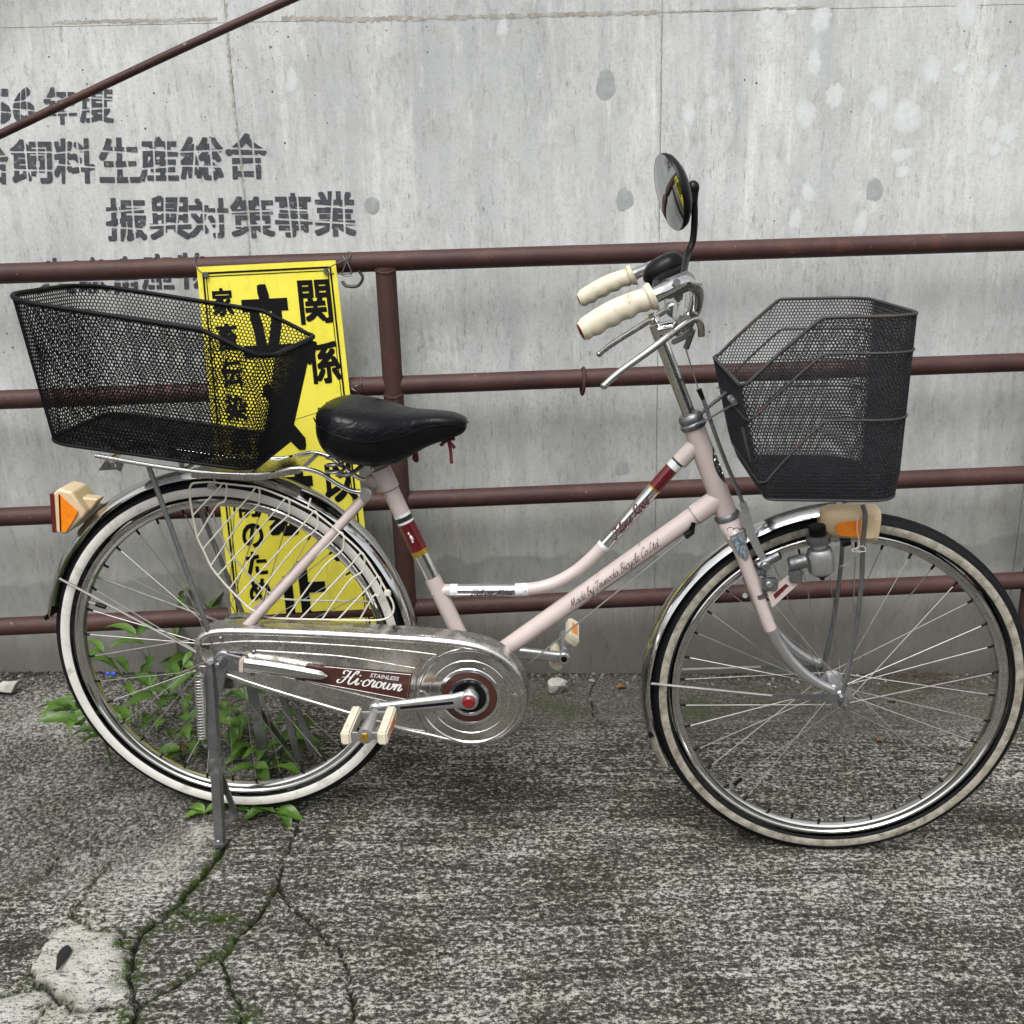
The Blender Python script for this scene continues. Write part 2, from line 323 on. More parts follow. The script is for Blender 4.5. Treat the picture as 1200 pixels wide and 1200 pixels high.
# ------------------------------------------------------------------ mesh helpers
def catmull(P, n=6, closed=False):
    P = [np.asarray(p, float) for p in P]
    if len(P) < 3 or n <= 1: return np.array(P)
    Q = [P[-1]]+P+[P[0], P[1]] if closed else [2*P[0]-P[1]]+P+[2*P[-1]-P[-2]]
    out = []
    for i in range(1, len(Q)-2):
        for k in range(n):
            t = k/n; a, b, c, d = Q[i-1], Q[i], Q[i+1], Q[i+2]
            out.append(.5*((2*b)+(-a+c)*t+(2*a-5*b+4*c-d)*t*t+(-a+3*b-3*c+d)*t**3))
    if not closed: out.append(P[-1])
    return np.array(out)
def unit(v): v = np.asarray(v, float); return v/(np.linalg.norm(v)+1e-12)
class MB:
    def __init__(s): s.v = []; s.f = []; s.mi = []; s.n = 0
    def add(s, V, F, mi=0):
        V = np.asarray(V, float).reshape(-1, 3); b = s.n
        s.v.append(V); s.n += len(V)
        s.f += [tuple(b+i for i in f) for f in F]
        s.mi += list(mi) if isinstance(mi, (list, tuple)) else [mi]*len(F)
        return s
    def tube(s, P, r, n=12, mi=0, cap=True, closed=False, flat=None):
        P = np.asarray(P, float); m = len(P)
        r = np.full(m, r) if np.isscalar(r) else np.interp(np.linspace(0, 1, m), np.linspace(0, 1, len(r)), r)
        T = np.gradient(P, axis=0) if not closed else np.roll(P, -1, 0)-np.roll(P, 1, 0)
        T /= np.linalg.norm(T, axis=1)[:, None]+1e-12
        u = np.cross(T[0], [0, 0, 1.0]); u = np.cross(T[0], [0, 1.0, 0]) if np.linalg.norm(u) < .1 else u
        u = unit(u); V = []
        for i in range(m):
            u = unit(u-T[i]*u.dot(T[i])); w = np.cross(T[i], u)
            for k in range(n):
                a = 2*math.pi*k/n; V.append(P[i]+r[i]*(math.cos(a)*u+math.sin(a)*w))
        F = []
        for i in range(m if closed else m-1):
            for k in range(n):
                a, b = i*n+k, i*n+(k+1) % n; c, d = ((i+1) % m)*n+(k+1) % n, ((i+1) % m)*n+k
                F.append((a, b, c, d))
        if cap and not closed: F.append(tuple(range(n))[::-1]); F.append(tuple((m-1)*n+k for k in range(n)))
        return s.add(V, F, mi)
    def flatbar(s, P, w, th, side, mi=0):
        """bar of width w (along 'across' direction), thickness th along 'side'"""
        P = np.asarray(P, float); T = np.gradient(P, axis=0); V = []
        w = np.full(len(P), w) if np.isscalar(w) else np.interp(np.linspace(0, 1, len(P)), np.linspace(0, 1, len(w)), w)
        for i in range(len(P)):
            t = unit(T[i]); sd_ = unit(np.asarray(side, float)-t*np.dot(side, t)); a = np.cross(t, sd_)
            for x, y in ((-1, -1), (1, -1), (1, 1), (-1, 1)): V.append(P[i]+a*x*w[i]/2+sd_*y*th/2)
        F = []
        for i in range(len(P)-1):
            for k in range(4): F.append((i*4+k, i*4+(k+1) % 4, (i+1)*4+(k+1) % 4, (i+1)*4+k))
        F += [(3, 2, 1, 0), tuple((len(P)-1)*4+k for k in range(4))]
        return s.add(V, F, mi)
    def lathe(s, prof, c=(0, 0, 0), ax=(0, 1, 0), n=48, a0=0, a1=2*math.pi, mi=None, e0=None, capends=False):
        """prof: list of (radius, along-axis). e0: direction of angle 0"""
        ax = unit(ax); c = np.asarray(c, float)
        e = np.asarray(e0 if e0 is not None else ((1, 0, 0) if abs(ax[0]) < .9 else (0, 0, 1)), float); e = unit(e-ax*e.dot(ax)); w = np.cross(ax, e)
        full = abs(a1-a0-2*math.pi) < 1e-6; m = n if full else n+1; k = len(prof); V = []
        for i in range(m):
            a = a0+(a1-a0)*i/n
            d = math.cos(a)*e+math.sin(a)*w
            for r_, h in prof: V.append(c+d*r_+ax*h)
        F = []; MI = []
        for i in range(n):
            j = (i+1) % m
            for q in range(k-1):
                F.append((i*k+q, i*k+q+1, j*k+q+1, j*k+q)); MI.append(mi[q] if mi else 0)
        if capends and not full: F += [tuple(range(k)), tuple((m-1)*k+q for q in range(k))[::-1]]; MI += [0, 0]
        return s.add(V, F, MI)
    def cyl(s, a, b, r, n=16, mi=0, r2=None, bev=0):
        a, b = np.asarray(a, float), np.asarray(b, float); L = np.linalg.norm(b-a); r2 = r if r2 is None else r2
        pr = [(0, 0), (r-bev, 0), (r, bev), (r2, L-bev), (r2-bev, L), (0, L)] if bev else [(0, 0), (r, 0), (r2, L), (0, L)]
        return s.lathe(pr, a, b-a, n, mi=[mi]*(len(pr)-1))
    def box(s, c, sz, ax=None, mi=0, bev=0):
        c = np.asarray(c, float); A = np.eye(3) if ax is None else np.asarray(ax, float); h = np.asarray(sz, float)/2
        if bev:
            bm = bmesh.new(); bmesh.ops.create_cube(bm, size=1)
            for v in bm.verts: v.co = Vector((v.co.x*sz[0], v.co.y*sz[1], v.co.z*sz[2]))
            bmesh.ops.bevel(bm, geom=list(bm.edges), offset=bev, segments=2, affect='EDGES')
            V = np.array([v.co for v in bm.verts]) @ A+c; bm.verts.index_update(); F = [tuple(v.index for v in f.verts) for f in bm.faces]; bm.free()
            return s.add(V, F, mi)
        V = [c+A[0]*x*h[0]+A[1]*y*h[1]+A[2]*z*h[2] for x in (-1, 1) for y in (-1, 1) for z in (-1, 1)]
        F = [(0, 1, 3, 2), (4, 6, 7, 5), (0, 4, 5, 1), (2, 3, 7, 6), (0, 2, 6, 4), (1, 5, 7, 3)]
        return s.add(V, F, mi)
    def ell(s, c, r, n=16, m=10, ax=None, mi=0):
        A = np.eye(3) if ax is None else np.asarray(ax, float); V = []
        for i in range(m+1):
            p = math.pi*i/m
            for k in range(n):
                a = 2*math.pi*k/n; q = np.array([r[0]*math.sin(p)*math.cos(a), r[1]*math.sin(p)*math.sin(a), r[2]*math.cos(p)]); V.append(np.asarray(c)+q@A)
        F = [(i*n+k, (i+1)*n+k, (i+1)*n+(k+1) % n, i*n+(k+1) % n) for i in range(m) for k in range(n)]
        return s.add(V, F, mi)
    def prism(s, poly, d, mi=0):
        """poly: 3D polygon, extruded by vector d"""
        P = np.asarray(poly, float); k = len(P); V = np.vstack([P, P+np.asarray(d)])
        F = [tuple(range(k))[::-1], tuple(range(k, 2*k))]+[(i, (i+1) % k, k+(i+1) % k, k+i) for i in range(k)]
        return s.add(V, F, mi)
    def loft(s, rings, mi=0, cap=True, closed=True):
        k = len(rings[0]); V = np.vstack([np.asarray(r_) for r_ in rings]); F = []
        for i in range(len(rings)-1):
            for q in range(k if closed else k-1): F.append((i*k+q, i*k+(q+1) % k, (i+1)*k+(q+1) % k, (i+1)*k+q))
        if cap: F += [tuple(range(k))[::-1], tuple((len(rings)-1)*k+q for q in range(k))]
        return s.add(V, F, mi)
    def mesh(s, name, mats, smooth=35):
        me = bpy.data.meshes.new(name); me.from_pydata(np.vstack(s.v).tolist(), [], s.f)
        for m in mats: me.materials.append(m)
        if len(mats) > 1: me.polygons.foreach_set('material_index', s.mi)
        bm = bmesh.new(); bm.from_mesh(me); bmesh.ops.recalc_face_normals(bm, faces=bm.faces); bm.to_mesh(me); bm.free()
        if smooth: me.shade_smooth(); me.set_sharp_from_angle(angle=R(smooth))
        me.update(); return me
    def build(s, name, mat, parent=None, smooth=35, label=None):
        mats = mat if isinstance(mat, (list, tuple)) else [mat]
        return link(name, s.mesh(name, [M[x] for x in mats], smooth), parent, label)
def link(name, data, parent=None, label=None):
    o = bpy.data.objects.new(name, data); scene.collection.objects.link(o); o.parent = parent
    if label: o['label'] = label
    return o
def tag(o, label=None, cat=None, group=None, kind=None):
    for k, v in (('label', label), ('category', cat), ('group', group), ('kind', kind)):
        if v: o[k] = v
    return o
def thing(name, label, cat, loc=(0, 0, 0), group=None):
    o = link(name, None); o.location = loc; o.empty_display_size = .1; return tag(o, label, cat, group)
MIR = np.array([1, -1, 1.0])

# ------------------------------------------------------------------ lettering
def glyph_tris(ch, bold=0.0, shear=0.0):
    cu = bpy.data.curves.new('glyph', 'FONT'); cu.body = ch; cu.offset = bold; cu.shear = shear; cu.size = 1; cu.resolution_u = 3
    ob = bpy.data.objects.new('glyph', cu); scene.collection.objects.link(ob)
    dg = bpy.context.evaluated_depsgraph_get(); me = bpy.data.meshes.new_from_object(ob.evaluated_get(dg))
    V = np.array([v.co[:2] for v in me.vertices]); F = [tuple(p.vertices) for p in me.polygons]
    bpy.data.objects.remove(ob); bpy.data.curves.remove(cu); bpy.data.meshes.remove(me)
    return V, F
def normbox(V):
    lo, hi = V.min(0), V.max(0); return (V-lo)/(hi-lo)
def cut_stencil(V, F, cuts, gap):
    bm = bmesh.new(); vs = [bm.verts.new((x, y, 0)) for x, y in V]
    for f in F:
        try: bm.faces.new([vs[i] for i in f])
        except ValueError: pass
    for (px, py, nx, ny) in cuts:
        n = Vector((nx, ny, 0)).normalized(); p = Vector((px, py, 0))
        for sgn in (-1, 1):
            bmesh.ops.bisect_plane(bm, geom=bm.verts[:]+bm.edges[:]+bm.faces[:], plane_co=p+n*gap*sgn, plane_no=n, dist=1e-5)
        dead = [f for f in bm.faces if abs((f.calc_center_median()-p).dot(n)) < gap*.98]
        bmesh.ops.delete(bm, geom=dead, context='FACES')
    bm.verts.index_update(); V2 = np.array([v.co[:2] for v in bm.verts]); F2 = [tuple(v.index for v in f.verts) for f in bm.faces]; bm.free()
    return V2, F2
SCRIPT = {
 'a': ([[(.85,.8),(.5,1.),(.12,.55),(.25,.05),(.6,.2),(.9,.95)],[(.9,.95),(.85,.25),(1.,0),(1.2,.3)]],1.1),
 'b': ([[(0,.3),(.4,1.4),(.45,2.),(.25,1.9),(.15,.9),(.2,.1),(.55,.05),(.8,.5),(.65,.95),(.85,.8),(1.05,.85)]],.95),
 'c': ([[(.75,.75),(.7,.95),(.45,1.),(.15,.6),(.2,.1),(.55,0),(.95,.4)]],.85),
 'd': ([[(.8,.8),(.5,1),(.12,.55),(.25,.05),(.6,.2),(.9,1.),(1.05,2.)],[(1.05,2.),(.9,.9),(.88,.2),(1.05,0),(1.25,.3)]],1.15),
 'e': ([[(.1,.4),(.5,.6),(.65,.9),(.45,1.),(.15,.6),(.25,.08),(.6,.02),(.9,.4)]],.8),
 'i': ([[(0,.4),(.25,1.),(.2,.25),(.38,0),(.65,.35)],[(.3,1.4),(.36,1.5),(.3,1.55)]],.58),
 'l': ([[(0,.3),(.45,1.5),(.4,2.),(.2,1.7),(.18,.4),(.35,0),(.6,.35)]],.52),
 'n': ([[(0,.5),(.22,1.),(.22,.5),(.2,0)],[(.2,.1),(.32,.6),(.6,1.),(.78,.8),(.72,.2),(.88,0),(1.15,.4)]],1.08),
 'o': ([[(.6,.95),(.3,.95),(.1,.5),(.3,.02),(.65,.15),(.75,.6),(.55,.97),(.7,.8),(1.,.85)]],.92),
 'r': ([[(0,.4),(.25,1.15),(.32,.95),(.62,.95),(.52,.3),(.66,0),(.92,.4)]],.84),
 's': ([[(0,.2),(.35,1.1),(.5,.6),(.55,.15),(.3,0),(.1,.15)],[(.4,.02),(.8,.35)]],.75),
 't': ([[(0,.4),(.35,1.2),(.42,1.7)],[(.42,1.7),(.25,.4),(.4,0),(.65,.35)],[(.1,1.15),(.65,1.2)]],.6),
 'u': ([[(0,.5),(.2,1.),(.15,.25),(.35,0),(.7,.3),(.85,1.)],[(.85,1.),(.8,.2),(.95,0),(1.15,.35)]],1.05),
 'w': ([[(0,.5),(.2,1.),(.15,.25),(.35,0),(.65,.3),(.78,.95)],[(.78,.95),(.72,.25),(.92,0),(1.22,.3),(1.3,.95),(1.2,.8),(1.5,.85)]],1.4),
 'x': ([[(.1,.9),(.3,1.),(.5,.5),(.7,0),(.95,.3)],[(.85,1.),(.45,.5),(.1,.02)]],.9),
 'y': ([[(0,.5),(.2,1.),(.15,.3),(.35,0),(.7,.3),(.85,1.)],[(.85,1.),(.7,-.4),(.4,-1.),(.15,-.8),(.4,-.3),(1.1,.3)]],1.05),
 'H': ([[(.0,1.35),(-.12,1.7),(.15,1.98),(.5,1.85),(.85,1.95)],[(.72,1.9),(.5,1.),(.2,.2),(-.15,-.05),(-.4,.1),(-.38,.42),(-.15,.45)],[(-.1,.85),(.45,.98),(1.2,1.05)],[(1.55,1.55),(1.72,1.95),(1.5,2.08),(1.25,1.6),(1.,.6),(1.02,.1),(1.3,-.03),(1.68,.45)]],1.72),
 'M': ([[(-.2,.1),(0,0),(.3,.8),(.55,1.9)],[(.55,1.9),(.6,1.),(.65,.1)],[(.65,.1),(.95,1.),(1.25,1.9)],[(1.25,1.9),(1.3,.2),(1.5,0),(1.75,.35)]],1.68),
 'T': ([[(0,1.5),(.1,1.85),(.6,1.8),(1.2,2.)],[(.75,1.85),(.6,.8),(.35,.05),(.05,.1),(.05,.4)]],1.05),
 'B': ([[(.45,1.8),(.35,.6),(.1,0)],[(.1,1.5),(.3,1.9),(.9,1.95),(1.,1.5),(.5,1.05),(.95,.8),(.9,.2),(.5,0),(.15,.15)]],1.15),
 'C': ([[(1.,1.6),(1.05,1.95),(.6,1.95),(.2,1.2),(.2,.3),(.6,0),(1.1,.4)]],1.1),
 'L': ([[(.75,1.6),(.85,1.95),(.5,1.9),(.4,1.),(.15,.1),(.5,.15),(1.1,.2)]],1.1),
 'D': ([[(.45,1.8),(.35,.6),(.15,.05),(.5,.1),(1.,.6),(1.1,1.4),(.7,1.9),(.1,1.7)]],1.25),
 'R': ([[(.45,1.8),(.35,.6),(.1,0)],[(.1,1.5),(.3,1.9),(.9,1.95),(1.,1.5),(.5,1.),(.8,.4),(1.1,0),(1.3,.3)]],1.2),
 '.': ([[(.1,.02),(.2,.1),(.1,.14)]],.4), '-': ([[(.1,.62),(.22,.7),(.12,.76)]],.42), ' ': ([], .6)}
def script_tris(text, w=.16, slant=.35, pen=.6, thin=.35):
    """handwriting as flat ribbons: baseline at y = 0, x-height 1"""
    x = 0; V = []; F = []; n = 0; k = 0
    for ch in text:
        st, adv = SCRIPT[ch]
        for s in st:
            P = catmull([(*p, 0) for p in s], 7)[:, :2]; P[:, 0] += x; P[:, 0] += P[:, 1]*slant
            T = np.gradient(P, axis=0); T /= np.linalg.norm(T, axis=1)[:, None]+1e-9
            nn = np.stack([-T[:, 1], T[:, 0]], 1); ang = np.arctan2(T[:, 1], T[:, 0])
            ww = w*(thin+(1-thin)*np.abs(np.sin(ang-pen)))[:, None]
            Q = np.empty((2*len(P), 3)); Q[0::2, :2] = P-nn*ww; Q[1::2, :2] = P+nn*ww
            k += 1; Q[0::2, 2] = k+np.linspace(0, .8, len(P)); Q[1::2, 2] = Q[0::2, 2]     # each stroke a hair above the last
            V.append(Q); F += [(n+2*i, n+2*i+2, n+2*i+3, n+2*i+1) for i in range(len(P)-1)]; n += len(Q)
        x += adv
    return np.vstack(V), F, x
def flat_mesh(name, pts3, F, mat, parent, label=None):
    me = bpy.data.meshes.new(name); me.from_pydata(np.asarray(pts3).tolist(), [], F); me.materials.append(M[mat]); me.update()
    return link(name, me, parent, label)

# ------------------------------------------------------------------ ground: worn concrete slab, falling gently to the right
def vnoise(x, y, sc, seed):
    r = np.random.default_rng(seed); T = r.random((256, 256)); X, Yy = x*sc, y*sc
    i, j = np.floor(X).astype(int), np.floor(Yy).astype(int); fx, fy = X-i, Yy-j
    fx = fx*fx*(3-2*fx); fy = fy*fy*(3-2*fy); g = lambda a, b: T[a % 256, b % 256]
    return (g(i, j)*(1-fx)+g(i+1, j)*fx)*(1-fy)+(g(i, j+1)*(1-fx)+g(i+1, j+1)*fx)*fy-.5
def polyline_dist(x, y, P):
    d = np.full(x.shape, 9.0)
    for a, b in zip(P[:-1], P[1:]):
        ax, ay, bx, by = *a[:2], *b[:2]; vx, vy = bx-ax, by-ay; L = vx*vx+vy*vy+1e-12
        t = np.clip(((x-ax)*vx+(y-ay)*vy)/L, 0, 1); d = np.minimum(d, np.hypot(x-ax-t*vx, y-ay-t*vy))
    return d
def inside(x, y, P):
    r = np.zeros(x.shape, bool); n = len(P)
    for i in range(n):
        x1, y1, x2, y2 = *P[i][:2], *P[(i+1) % n][:2]
        c = ((y1 > y) != (y2 > y)) & (x < (x2-x1)*(y-y1)/(y2-y1+1e-12)+x1); r ^= c
    return r
def gp(L): return [G(*p) for p in L]
CRACKS = [  # (points in the photograph, half width in m, moss)
 ([(262,992),(248,1012),(236,1028),(214,1050),(202,1068),(180,1083),(163,1098),(157,1115),(154,1140),(158,1170),(160,1230)], .0045, 1),
 ([(352,950),(345,972),(332,1008),(324,1030),(322,1042),(344,1062),(368,1082),(392,1108),(408,1130),(412,1160),(410,1240)], .0030, .25),
 ([(322,1042),(308,1062),(296,1080),(276,1100),(266,1112),(264,1135),(272,1160),(282,1180),(290,1240)], .0042, 1),
 ([(180,1083),(205,1072),(235,1076),(262,1078),(296,1080)], .0030, 1),
 ([(266,1112),(244,1128),(226,1143),(206,1152),(188,1165),(164,1182)], .0035, .8),
 ([(163,1098),(138,1092),(112,1090),(90,1082),(84,1070),(100,1052),(112,1030),(128,1012)], .0032, .5),
 ([(38,1132),(48,1112),(68,1092),(92,1084)], .0032, .5), ([(38,1132),(42,1152),(62,1168),(88,1182),(128,1188),(154,1180)], .004, .5),
 ([(0,1165),(25,1160),(48,1158)], .003, .4), ([(62,1168),(48,1185),(30,1215)], .003, .4), ([(0,1055),(30,1045),(58,1022),(70,1000)], .0018, .2),
 ([(690,812),(698,838),(716,862)], .0012, 0), ([(700,800),(690,812)], .001, 0)]
def build_ground():
    st = .0042; x0, x1, y0, y1 = -1.10, 2.35, -.80, WALL_Y
    X, Yv = np.meshgrid(np.arange(x0, x1+st, st), np.append(np.arange(y0, y1, st), y1+.01)); nx, ny = X.shape[1], X.shape[0]
    jx = X+.012*vnoise(X, Yv, 35, 1)+.006*vnoise(X, Yv, 110, 2); jy = Yv+.012*vnoise(X, Yv, 35, 3)+.006*vnoise(X, Yv, 110, 4)
    crack = np.zeros(X.shape); moss = np.zeros(X.shape); dip = np.zeros(X.shape)
    for L, hw, ms in CRACKS:
        d = polyline_dist(jx, jy, gp(L)); w = .46*hw*(1+1.3*vnoise(X, Yv, 22, 9))
        crack = np.maximum(crack, np.clip(1.75-d/np.maximum(w, .0012), 0, 1)); dip = np.maximum(dip, np.clip(1-d/(w*2.2+.002), 0, 1))
        moss = np.maximum(moss, ms*np.clip(1.35-d/(.006+.034*np.clip(vnoise(X, Yv, 8, 12)+.08, 0, 1)), 0, 1))
    for (px, py, rr) in ((152,1150,.030),(140,1108,.022),(214,1050,.016),(150,1195,.028),(290,1195,.03),(205,1078,.025),(318,1048,.012),(284,1185,.02)):
        q = G(px, py); d = np.hypot(jx-q[0], jy-q[1]); moss = np.maximum(moss, np.clip(1.3-d/rr, 0, 1))
    chunk = [(38,1132),(48,1112),(68,1092),(92,1084),(112,1090),(138,1094),(150,1120),(152,1150),(150,1176),(128,1188),(88,1182),(62,1168),(42,1152)]
    inc = inside(jx, jy, gp(chunk))
    wz = inside(jx, jy, gp([(70,1082),(110,1030),(160,1000),(205,985),(250,990),(236,1028),(200,1062),(165,1090),(110,1090)]))
    bl = inside(jx, jy, gp([(-60,1158),(48,1158),(62,1170),(88,1184),(128,1190),(154,1182),(158,1230),(-60,1260)]))
    def soft(a, k):
        a = a.astype(float)
        for _ in range(3):
            for ax_ in (0, 1):
                c_ = np.cumsum(np.pad(a, [(k+1, k) if q == ax_ else (0, 0) for q in (0, 1)], mode='edge'), axis=ax_)
                a = (np.take(c_, np.arange(2*k+1, c_.shape[ax_]), ax_)-np.take(c_, np.arange(0, c_.shape[ax_]-2*k-1), ax_))/(2*k+1)
        return a
    pale = 1.55*soft(inc, 1)*(1+.5*vnoise(X, Yv, 30, 35))+.75*soft(wz, 9)*(1+1.1*vnoise(X, Yv, 14, 33))+1.1*soft(bl, 1)*(1+.6*vnoise(X, Yv, 25, 36))
    pale += np.clip(1-np.abs(Yv-G(900,845)[1]+.004*vnoise(X, Yv, 20, 5)*4)/.012, 0, 1)*np.clip((X-.85)/.1, 0, 1)*np.clip((1.75-X)/.2, 0, 1)*.55*(vnoise(X, Yv, 14, 6) > -.12)
    for (px, py, rr, a) in ((40,840,.22,.50),(150,860,.2,.30),(100,1010,.10,.35),(232,975,.05,.7),(1100,1080,.25,.20),(560,1160,.3,.25),(480,1010,.2,.15),(900,1160,.3,.2),(200,1150,.12,.2),(350,1150,.15,.3)):
        q = G(px, py); pale += a*np.clip(1-np.hypot(X-q[0], (Yv-q[1])*1.3)/rr, 0, 1)
    for (px, py, rr, a) in ((600,930,.20,.35),(880,960,.22,.4),(1150,960,.2,.3),(310,960,.10,.55),(720,1000,.2,.15),(80,930,.15,.2),(20,1110,.07,.7),(300,940,.16,.3)):
        q = G(px, py); pale -= a*np.clip(1-np.hypot(X-q[0], (Yv-q[1])*1.6)/rr, 0, 1)
    coarse = np.clip((G(330,900)[0]-X)/.22+.35*vnoise(X, Yv, 7, 8), 0, 1)*np.clip((Yv-G(150,1035)[1])/.08+.5, 0, 1)
    near = np.clip((Yv-.22+.10*vnoise(X, Yv, 6, 31))/.16, 0, 1)*np.clip((X-.15+.2*vnoise(X, Yv, 5, 32))/.3, 0, 1)
    broom = vnoise(X*.25, Yv, 75, 40)*(1-coarse)
    Z = gz(X, Yv)+.006*vnoise(X, Yv, 4, 21)+.0022*vnoise(X, Yv, 16, 22)+.0016*vnoise(X, Yv, 60, 23)*(.5+coarse)+.0016*broom+.0010*vnoise(X, Yv, 120, 24)
    Z += .008*inc+.010*inc*vnoise(X, Yv, 20, 25)+.007*inc*vnoise(X, Yv, 55, 28)+.002*wz+.004*bl*(1+vnoise(X, Yv, 18, 26))
    Z -= .012*dip*dip; Z += .003*np.clip(moss-.3, 0, 1)*vnoise(X, Yv, 90, 27)
    # level out where the front tyre stands
    V = np.stack([X, Yv, Z], -1).reshape(-1, 3)
    q = np.arange(nx*ny).reshape(ny, nx); F = np.stack([q[:-1, :-1], q[:-1, 1:], q[1:, 1:], q[1:, :-1]], -1).reshape(-1, 4)
    fx, fy = X[:-1, :-1].ravel()+st/2, Yv[:-1, :-1].ravel()+st/2
    jfx, jfy = jx[:-1, :-1].ravel(), jy[:-1, :-1].ravel()
    regs = [chunk, [(262,992),(248,1012),(236,1028),(214,1050),(202,1068),(235,1076),(262,1078),(296,1080),(308,1062),(322,1042),(324,1030),(332,1008),(345,972),(300,965)],
            [(180,1083),(205,1072),(235,1076),(262,1078),(296,1080),(276,1100),(266,1112),(244,1128),(206,1152),(188,1165),(164,1182),(158,1170),(154,1140),(157,1115),(163,1098)],
            [(164,1182),(188,1165),(206,1152),(244,1128),(266,1112),(264,1135),(272,1160),(282,1180),(290,1240),(160,1240)],
            [(322,1042),(344,1062),(368,1082),(392,1108),(408,1130),(412,1160),(410,1240),(290,1240),(282,1180),(272,1160),(264,1135),(266,1112),(276,1100),(296,1080),(308,1062)],
            [(-60,1158),(48,1158),(62,1170),(88,1184),(128,1190),(154,1182),(158,1240),(-60,1260)],
            [(128,1012),(160,1000),(205,985),(250,990),(236,1028),(214,1050),(202,1068),(180,1083),(163,1098),(138,1092),(112,1090),(90,1082),(84,1070),(100,1052),(112,1030)]]
    rid = np.zeros(len(F), int)
    for k, rg in enumerate(regs, 1): rid[inside(jfx, jfy, gp(rg)) & (rid == 0)] = k
    A = {'crack': crack, 'moss': moss, 'pale': pale, 'coarse': coarse, 'nearwall': near}
    root = None
    for k in range(len(regs)+1):
        Fk = F[rid == k]; u, inv = np.unique(Fk, return_inverse=True); inv = inv.reshape(-1, 4)
        me = bpy.data.meshes.new('ground' if k == 0 else 'slab_piece')
        me.vertices.add(len(u)); me.vertices.foreach_set('co', V[u].ravel())
        me.loops.add(inv.size); me.loops.foreach_set('vertex_index', inv.ravel().astype(np.int32))
        me.polygons.add(len(inv)); me.polygons.foreach_set('loop_start', np.arange(0, inv.size, 4, dtype=np.int32)); me.update(calc_edges=True)
        for nme, arr in A.items():
            a = me.attributes.new(nme, 'FLOAT', 'POINT'); a.data.foreach_set('value', np.clip(arr, -2, 2).ravel()[u].astype(np.float32))
        me.materials.append(M['ground']); me.shade_smooth()
        o = link(me.name, me, root)
        if k == 0: root = tag(o, kind='structure')
    # the same concrete going on all round, out to the horizon
    mb = MB(); S = 200
    P = [(x, y, gz(max(-14, min(14, x)), max(-12, y))-.016) for x in (-S, -14, -1.1, 2.35, 14, S) for y in (-S, -12, -.8, WALL_Y+.2)]
    mb.add(P, [(i*4+j, (i+1)*4+j, (i+1)*4+j+1, i*4+j+1) for i in range(5) for j in range(3)])
    o = mb.build('road', 'ground'); tag(o, kind='structure')
build_ground()

# unseen dark slope, added behind the camera for the chrome to mirror
def added_slope():
    x = np.linspace(-34, 36, 71); y = np.linspace(-9.5, -26, 24); X, Yv = np.meshgrid(x, y); t = (-9.5-Yv)/16.5
    Z = 4.8*np.clip(t*1.5, 0, 1)**.7+(.5+1.6*t)*vnoise(X, Yv, .45, 61)*2+.9*vnoise(X, Yv, 1.3, 62)*np.clip(t*6, 0, 1); Z[0] = -1.2
    V = np.stack([X, Yv, Z], -1).reshape(-1, 3); q = np.arange(V.shape[0]).reshape(X.shape); F = np.stack([q[:-1, :-1], q[:-1, 1:], q[1:, 1:], q[1:, :-1]], -1).reshape(-1, 4)
    mb = MB(); mb.add(V, [tuple(f) for f in F.tolist()]); tag(mb.build('added_dark_slope', 'added_slope', smooth=60), kind='structure')
added_slope()

# ------------------------------------------------------------------ concrete wall, cast in panels
wall = thing('concrete_wall', 'grey concrete wall with stencilled black characters behind the brown railing', 'wall', (.5, WALL_Y, 0))
wl = np.array([.5, WALL_Y, 0])
def wp(px, py, off=0.0): return Y_(px, py, WALL_Y-off)-wl
sx = [wp(278, 150)[0], wp(772, 320)[0]]; dx = sx[1]-sx[0]
jx_ = [sx[0]-3*dx, sx[0]-2*dx, sx[0]-dx, sx[0], sx[1], sx[1]+dx, sx[1]+2*dx, sx[1]+3*dx]
zt = wp(600, 19)[2]; gap = .0016
for a, b in zip(jx_[:-1], jx_[1:]):
    for z0, z1 in ((-.62, zt), (zt, zt+.92)):
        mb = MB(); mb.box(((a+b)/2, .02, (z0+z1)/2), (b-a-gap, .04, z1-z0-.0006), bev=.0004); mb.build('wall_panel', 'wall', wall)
mb = MB(); mb.box(((jx_[0]+jx_[-1])/2, .12, (zt+.3)/2), (jx_[-1]-jx_[0], .234, zt+.3+.62+.62)); mb.build('wall_core', 'joint', wall)
